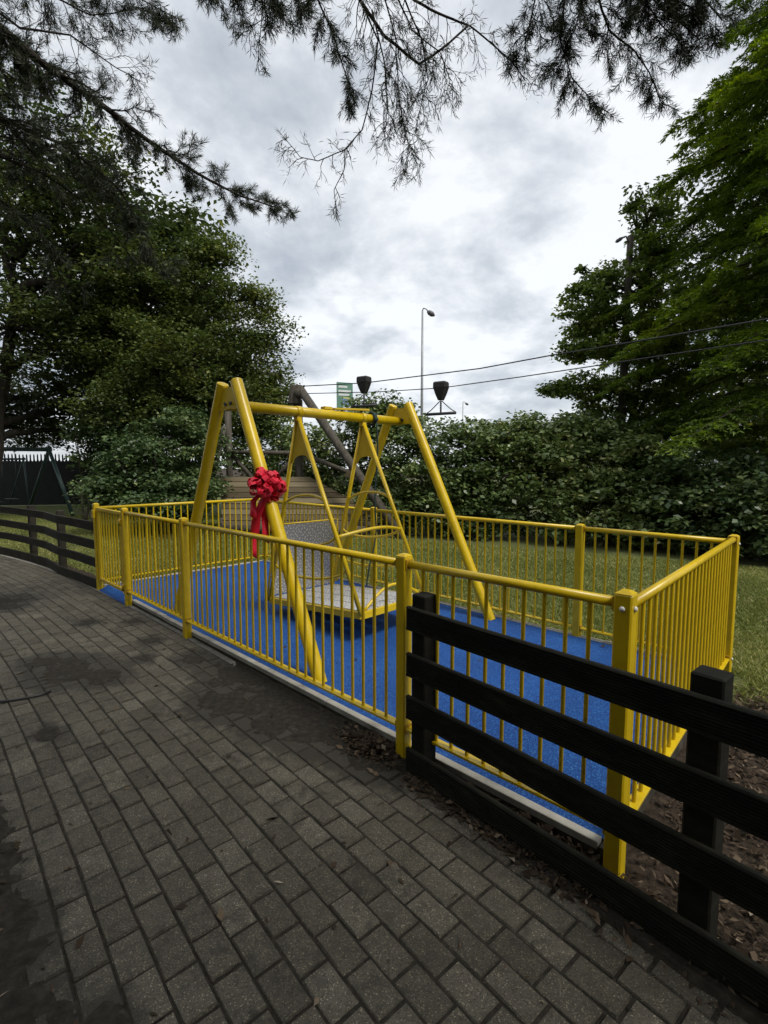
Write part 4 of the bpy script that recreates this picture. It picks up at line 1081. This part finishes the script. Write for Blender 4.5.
pr = Pine((1.6, -3.4, 0), 'pine overhead, its needled twigs hanging down along the top edge', (1.5, -3.0, 12), 32)
hub = (1.2, -2.6, 6.2); hub2 = (1.3, -2.6, 6.8); hub3 = (1.5, -2.6, 6.4)
pr.branch([(185, -40, 3.2), (225, -15, 3.4), (270, -4, 3.5), (318, -2, 3.5)], .018, .004, 18, .30, 0.62, hub, 1, .3, .5)
pr.branch([(200, -30, 3.3), (238, -8, 3.4), (260, 2, 3.5), (285, 8, 3.5)], .012, .003, 11, .26, 0.62, hub, 1, .35, .6)
pr.branch([(250, -40, 3.2), (262, -20, 3.3), (262, 10, 3.4), (258, 62, 3.45)], .008, .002, 9, .22, 0.25, hub, 1, .5, .7)
pr.branch([(275, -40, 3.3), (318, 0, 3.4), (334, 36, 3.5), (347, 78, 3.55), (352, 98, 3.6)], .013, .003, 16, .26, 0.62, hub, 1, .35, .9)
pr.branch([(330, -50, 3.2), (360, 0, 3.4), (384, 36, 3.5), (419, 64, 3.6), (440, 50, 3.6), (468, 26, 3.65)], .020, .006, 18, .30, 0.12, hub2, 1, .3, .9)
pr.branch([(370, -50, 3.2), (414, 0, 3.4), (440, 14, 3.5), (459, 22, 3.5), (470, 26, 3.55), (492, 44, 3.55), (512, 62, 3.6), (525, 80, 3.6)], .014, .003, 18, .30, 0.10, hub2, 1, .3, .8)
pr.branch([(352, -20, 3.3), (378, 40, 3.45), (372, 90, 3.5), (362, 130, 3.5), (345, 150, 3.5), (318, 161, 3.5), (300, 157, 3.5), (283, 136, 3.5)], .009, .002, 22, .20, 0.06, hub2, 1, .3, .3)
pr.branch([(345, 150, 3.5), (344, 170, 3.5), (334, 190, 3.5), (337, 214, 3.5)], .004, .002, 4, .10, 0.30, None, 0, .3, .9)
pr.branch([(380, -20, 3.3), (396, 40, 3.4), (398, 90, 3.45), (404, 130, 3.45), (414, 158, 3.45)], .010, .002, 26, .28, 0.30, hub2, 1, .3, 1.)
pr.branch([(372, 10, 3.4), (384, 60, 3.45), (388, 105, 3.5), (384, 140, 3.5)], .006, .002, 16, .24, 0.12, None, 1, .1, 1.)
pr.branch([(405, 0, 3.4), (422, 40, 3.45), (428, 80, 3.5), (420, 110, 3.5)], .006, .002, 14, .24, 0.20, None, 1, .1, 1.)
pr.branch([(395, -10, 3.4), (412, 30, 3.45), (440, 52, 3.5), (450, 80, 3.5), (446, 95, 3.5)], .006, .002, 14, .22, 0.10, None, 1, .1, .9)
pr.branch([(580, -50, 3.3), (599, 0, 3.5), (609, 30, 3.6), (634, 50, 3.7), (649, 72, 3.7), (664, 108, 3.7)], .016, .003, 24, .30, 0.55, hub3, 1, .3, .6)
pr.branch([(540, -50, 3.3), (535, 0, 3.5), (528, 30, 3.55), (515, 42, 3.6)], .012, .003, 14, .26, 0.62, hub3, 1, .3, .7)
pr.branch([(560, -50, 3.3), (565, 0, 3.5), (560, 40, 3.55), (572, 78, 3.6), (602, 112, 3.6)], .012, .003, 21, .28, 0.62, hub3, 1, .3, .7)
pr.branch([(590, -50, 3.3), (582, 0, 3.4), (575, 30, 3.5), (552, 66, 3.5)], .010, .003, 14, .26, 0.62, hub3, 1, .3, .7)
pr.branch([(640, -50, 3.3), (640, -15, 3.4), (662, 8, 3.5), (700, 40, 3.5)], .016, .004, 23, .30, 0.62, hub3, 1, .3, .5)
pr.branch([(690, -50, 3.3), (690, -20, 3.4), (705, 0, 3.5), (722, 20, 3.5)], .014, .004, 18, .28, 0.62, hub3, 1, .35, .5)
pr.branch([(630, -50, 3.3), (650, -20, 3.4), (676, 0, 3.5), (700, 12, 3.5)], .014, .004, 18, .28, 0.62, hub3, 1, .35, .5)
pr.branch([(640, -30, 3.3), (645, 0, 3.4), (662, 26, 3.5), (690, 52, 3.55)], .010, .003, 15, .24, 0.62, hub3, 1, .35, .5)
for k in range(60):
    a = pr.g.uniform(0, 6.28); z = pr.g.uniform(4.6, 11.0); L = pr.g.uniform(2., 4.4)*(1.3-z/15)
    b = Vector((1.5, -3.0, z)); e = b+Vector((math.cos(a)*L, math.sin(a)*L, pr.g.uniform(-.3, .7)))
    if e.y > .6: continue
    lp = limb_path(b, e, .05, .04, 5); pr.m.tube(lp, [.05, .045, .036, .028, .018, .008], 6)
    for q in range(22):
        f = pr.g.uniform(.25, 1); i = min(4, int(f*5)); p = lp[i].lerp(lp[i+1], f*5-i); pr.twig(p, Vector(pr.g.normal(size=3))+(e-b).normalized(), pr.g.uniform(.3, .8), .007, 1.0, 1, .09)
n2_ = pr.finish()
# a broadleaf tree behind the camera that shades the near bricks
leaf_tree('broadleaf_tree', (-2.6, -4.6, 0), 'broadleaf tree behind the viewpoint, out of the picture, shading the near bricks', 'tree',
          [(-2.6, -4.4, 6, 3.2, 3.0, 2.2), (-.4, -3.4, 5.6, 2.4, 2.2, 1.8), (-4.2, -2.6, 5.2, 2.2, 2.0, 1.8), (-2.2, -2.6, 4.6, 2.0, 1.6, 1.4)], 420, 34, .6, .30, M['leaf_left'], .2, branch=20, seed=41)

for (x, y, hh, lab, sd_) in ((-17.5, 7.5, 5.5, 'nearer of two unseen trees added beyond the left edge to block low sky', 65), (-14.5, .5, 5.2, 'farther-back of two unseen trees added beyond the left edge to block low sky', 66), (-13., -7., 5.5, 'far-left of three unseen trees added behind the viewpoint to block low sky', 61), (-3.5, -11., 6., 'middle of three unseen trees added behind the viewpoint to block low sky', 62), (7.5, -9., 5.5, 'right one of three unseen trees added behind the viewpoint to block low sky', 63)):
    leaf_tree('broadleaf_tree', (x, y, 0), lab, 'tree', [(x, y, hh, 4.2, 3.2, 3.6), (x-2.6, y+.6, hh*.55, 3.2, 2.4, 2.6), (x+2.6, y+.4, hh*.55, 3.2, 2.4, 2.6), (x, y+1, 1.6, 4.6, 1.6, 1.5)], 330, 26, .9, .5, M['leaf_left'], .22, branch=10, seed=sd_)  # unseen, added to block low sky and darken faces towards the camera
leaf_tree('broadleaf_tree', (13.5, 17.5, 0), 'dark broadleaf tree seen through the feathery conifer at the right edge', 'tree',
          [ell(760, 180, 17.5, 60, 70), ell(735, 300, 17.5, 60, 70), ell(790, 330, 17.5, 60, 80), ell(720, 400, 17.5, 50, 40), ell(780, 440, 17.5, 60, 50), ell(700, 440, 17, 45, 35)], 430, 46, .7, .26, M['leaf_left'], .2, trunk_top=at(760, 240, 17.5), branch=50, seed=64)

# ------------------------------------------------------------------ grass, litter
def scatter_grass():
    g = np.random.default_rng(51); n = 1150000
    y = 3.+13.5*g.uniform(size=n)**1.25; x = y*g.uniform(-.9, 1.25, n)
    d = .713*x-.701*y; nn = .701*x+.713*y
    en = np.interp(d, _dd, _nn)
    ok = (y > 4.6*0) & (((nn > 4.52) & (nn < 12)) | ((d < -7.15) & (nn > en+.35) & (nn < 12)) | ((d > -.6) & (nn > 4.0)))
    ok &= ~((d > -.6) & (nn < 4.0+.9*g.uniform(size=n)))
    # thinner towards the bare earth at the right and under the hedge
    hedge = np.maximum(11.0-.56*(x-.2), 6.4); ok &= (y < np.where(x > -.5, hedge, 17))
    thin = .5*np.sin(x*1.9+np.sin(y*1.3)*1.4)*np.sin(y*2.1+x*.6)+.35*np.sin(x*5.1-y*3.3)*np.sin(y*4.7+x*2.); ok &= (thin+g.uniform(-.7, .7, n) > -.28)
    x, y = x[ok], y[ok]; n = len(x); P = np.stack([x, y, np.full(n, -.031)], 1); az = g.uniform(0, 6.28, n)
    A = np.stack([np.cos(az)*.8, np.sin(az)*.8, g.uniform(.35, 1.1, n)], 1); ln = g.uniform(.03, .075, n)
    V, F = leaf_quads(P, A, unit(g.normal(size=(n, 3))), ln, np.full(n, .0085)*g.uniform(.7, 1.5, n))
    o = np_mesh('grass', V, F, M['grass'], None, np.where(g.uniform(size=n) < .03, 1., np.clip(.5+.18*np.sin(x*2.3+y)*np.sin(y*1.7-x*.8)+g.normal(size=n)*.18, 0, .93))); tag(o, 'short patchy grass round the railings', 'grass', kind='stuff')
scatter_grass()

def scatter_litter():
    g = np.random.default_rng(61); Ps = []
    def add(n, f):
        q = [f() for _ in range(n)]; Ps.extend(q)
    def strip():   # mulch along the foot of the near fence and beyond it
        d = g.uniform(-1.6, 2.2); n = g.uniform(1.74, 2.0) if d < -.6 else g.uniform(1.60, 4.3); n = n-.08*max(0, d+1.5) if d < -.6 else n
        return W(d, n, -.022+g.uniform(0, .03))
    add(20000, strip)
    add(1300, lambda: W(g.uniform(-1.62, 1.2), 0, 0)*0+(lambda d: W(d, edge_n(d)+.02+abs(g.normal())*.05, .004+g.uniform(0, .018)))(g.uniform(-1.6, 1.2)))
    def pile():
        a = g.normal()*.11; b = g.normal()*.05
        return W(-1.93+a, 1.84+b, .006+max(0, .055*(1-abs(a)/.2)*(1-abs(b)/.1))*g.uniform(.3, 1))
    add(900, pile)
    add(260, lambda: path_pt(g.uniform(-6, 1.), g.uniform(.0, 1.8), .005))
    add(260, lambda: W(g.uniform(-3.2, .4), g.uniform(.0, .32), .010))
    add(110, lambda: W(g.uniform(-6.9, -.8), g.uniform(2.1, 4.3), .050))
    add(1500, lambda: W(g.uniform(-14, 3), g.uniform(4.6, 8.5), .002))
    P = np.array([tuple(p) for p in Ps]); n = len(P); az = g.uniform(0, 6.28, n)
    A = np.stack([np.cos(az), np.sin(az), g.normal(size=n)*.35], 1); ln = g.uniform(.012, .05, n)*np.where(g.uniform(size=n) < .1, 1.6, 1)
    wd = ln*g.uniform(.12, .65, n)
    V, F = leaf_quads(P, A, unit(np.stack([g.normal(size=n)*.5, g.normal(size=n)*.5, np.ones(n)], 1)), ln, wd)
    o = np_mesh('leaf_litter', V, F, M['litter'], None, np.clip(g.beta(1.6, 2.6, n), 0, 1)); tag(o, 'dead leaves and bark chips on the bare earth and bricks', 'leaf litter', kind='stuff')
scatter_litter()

# ------------------------------------------------------------------ sky, sun
w = bpy.data.worlds.new('World'); S.world = w; w.use_nodes = True
N = w.node_tree.nodes; L = w.node_tree.links; N.clear()
out = N.new('ShaderNodeOutputWorld'); bg = N.new('ShaderNodeBackground'); L.new(bg.outputs[0], out.inputs[0]); bg.inputs['Strength'].default_value = .1
SUN_EL, SUN_AZ = R(55), R(130)      # azimuth measured from +Y towards +X
sky = N.new('ShaderNodeTexSky'); sky.sky_type = 'NISHITA'; sky.sun_disc = False; sky.sun_elevation = SUN_EL; sky.sun_rotation = SUN_AZ
tc = N.new('ShaderNodeTexCoord'); sep = N.new('ShaderNodeSeparateXYZ'); L.new(tc.outputs['Generated'], sep.inputs[0])
# project the view direction onto a flat cloud deck
mxz = nd(N, 'ShaderNodeMath', operation='MAXIMUM'); mxz.inputs[1].default_value = 0.; L.new(sep.outputs[2], mxz.inputs[0])
az_ = nd(N, 'ShaderNodeMath', operation='ADD'); az_.inputs[1].default_value = .34; L.new(mxz.outputs[0], az_.inputs[0])
dx = nd(N, 'ShaderNodeMath', operation='DIVIDE'); L.new(sep.outputs[0], dx.inputs[0]); L.new(az_.outputs[0], dx.inputs[1])
dy = nd(N, 'ShaderNodeMath', operation='DIVIDE'); L.new(sep.outputs[1], dy.inputs[0]); L.new(az_.outputs[0], dy.inputs[1])
cb = N.new('ShaderNodeCombineXYZ'); L.new(dx.outputs[0], cb.inputs[0]); L.new(dy.outputs[0], cb.inputs[1])
n1 = nd(N, 'ShaderNodeTexNoise', Scale=2.5, Detail=10., Roughness=.6, Distortion=.12); L.new(cb.outputs[0], n1.inputs['Vector'])
n2 = nd(N, 'ShaderNodeTexNoise', Scale=.85, Detail=3., Roughness=.5); L.new(cb.outputs[0], n2.inputs['Vector'])
mx = nd(N, 'ShaderNodeMath', operation='MULTIPLY_ADD'); mx.inputs[1].default_value = .6; L.new(n2.outputs[0], mx.inputs[0])
m4 = nd(N, 'ShaderNodeMath', operation='MULTIPLY'); m4.inputs[1].default_value = .6; L.new(n1.outputs[0], m4.inputs[0]); L.new(m4.outputs[0], mx.inputs[2])
cr = ramp(N, [(.39, (1.75, 1.98, 2.34)), (.48, (2.55, 2.8, 3.15)), (.555, (3.5, 3.73, 4.02)), (.64, (5.35, 5.5, 5.65))]); L.new(mx.outputs[0], cr.inputs[0])
ms = nd(N, 'ShaderNodeMix', data_type='RGBA'); ms.inputs[0].default_value = .92; L.new(sky.outputs[0], ms.inputs[6]); L.new(cr.outputs[0], ms.inputs[7])
L.new(ms.outputs[2], bg.inputs['Color'])
sd_ = bpy.data.lights.new('sun', 'SUN'); sd_.energy = 1.5; sd_.angle = R(14); sd_.color = (1., .96, .9)
so = bpy.data.objects.new('sun', sd_); COL.objects.link(so)
dirv = Vector((math.sin(SUN_AZ)*math.cos(SUN_EL), math.cos(SUN_AZ)*math.cos(SUN_EL), math.sin(SUN_EL)))
so.rotation_euler = dirv.to_track_quat('Z', 'Y').to_euler(); so.location = (0, 0, 30)

S.view_settings.view_transform = 'Standard'; S.view_settings.look = 'None'; S.view_settings.exposure = .92; S.view_settings.gamma = 1.
S.view_settings.use_curve_mapping = False
S.cycles.max_bounces = 6; S.cycles.diffuse_bounces = 3; S.cycles.transparent_max_bounces = 4; S.cycles.use_denoising = True; S.cycles.denoiser = 'OPENIMAGEDENOISE'; S.cycles.denoising_input_passes = 'RGB_ALBEDO_NORMAL'; S.cycles.denoising_prefilter = 'ACCURATE'
print('needles', n1_, n2_, 'feather', nf)
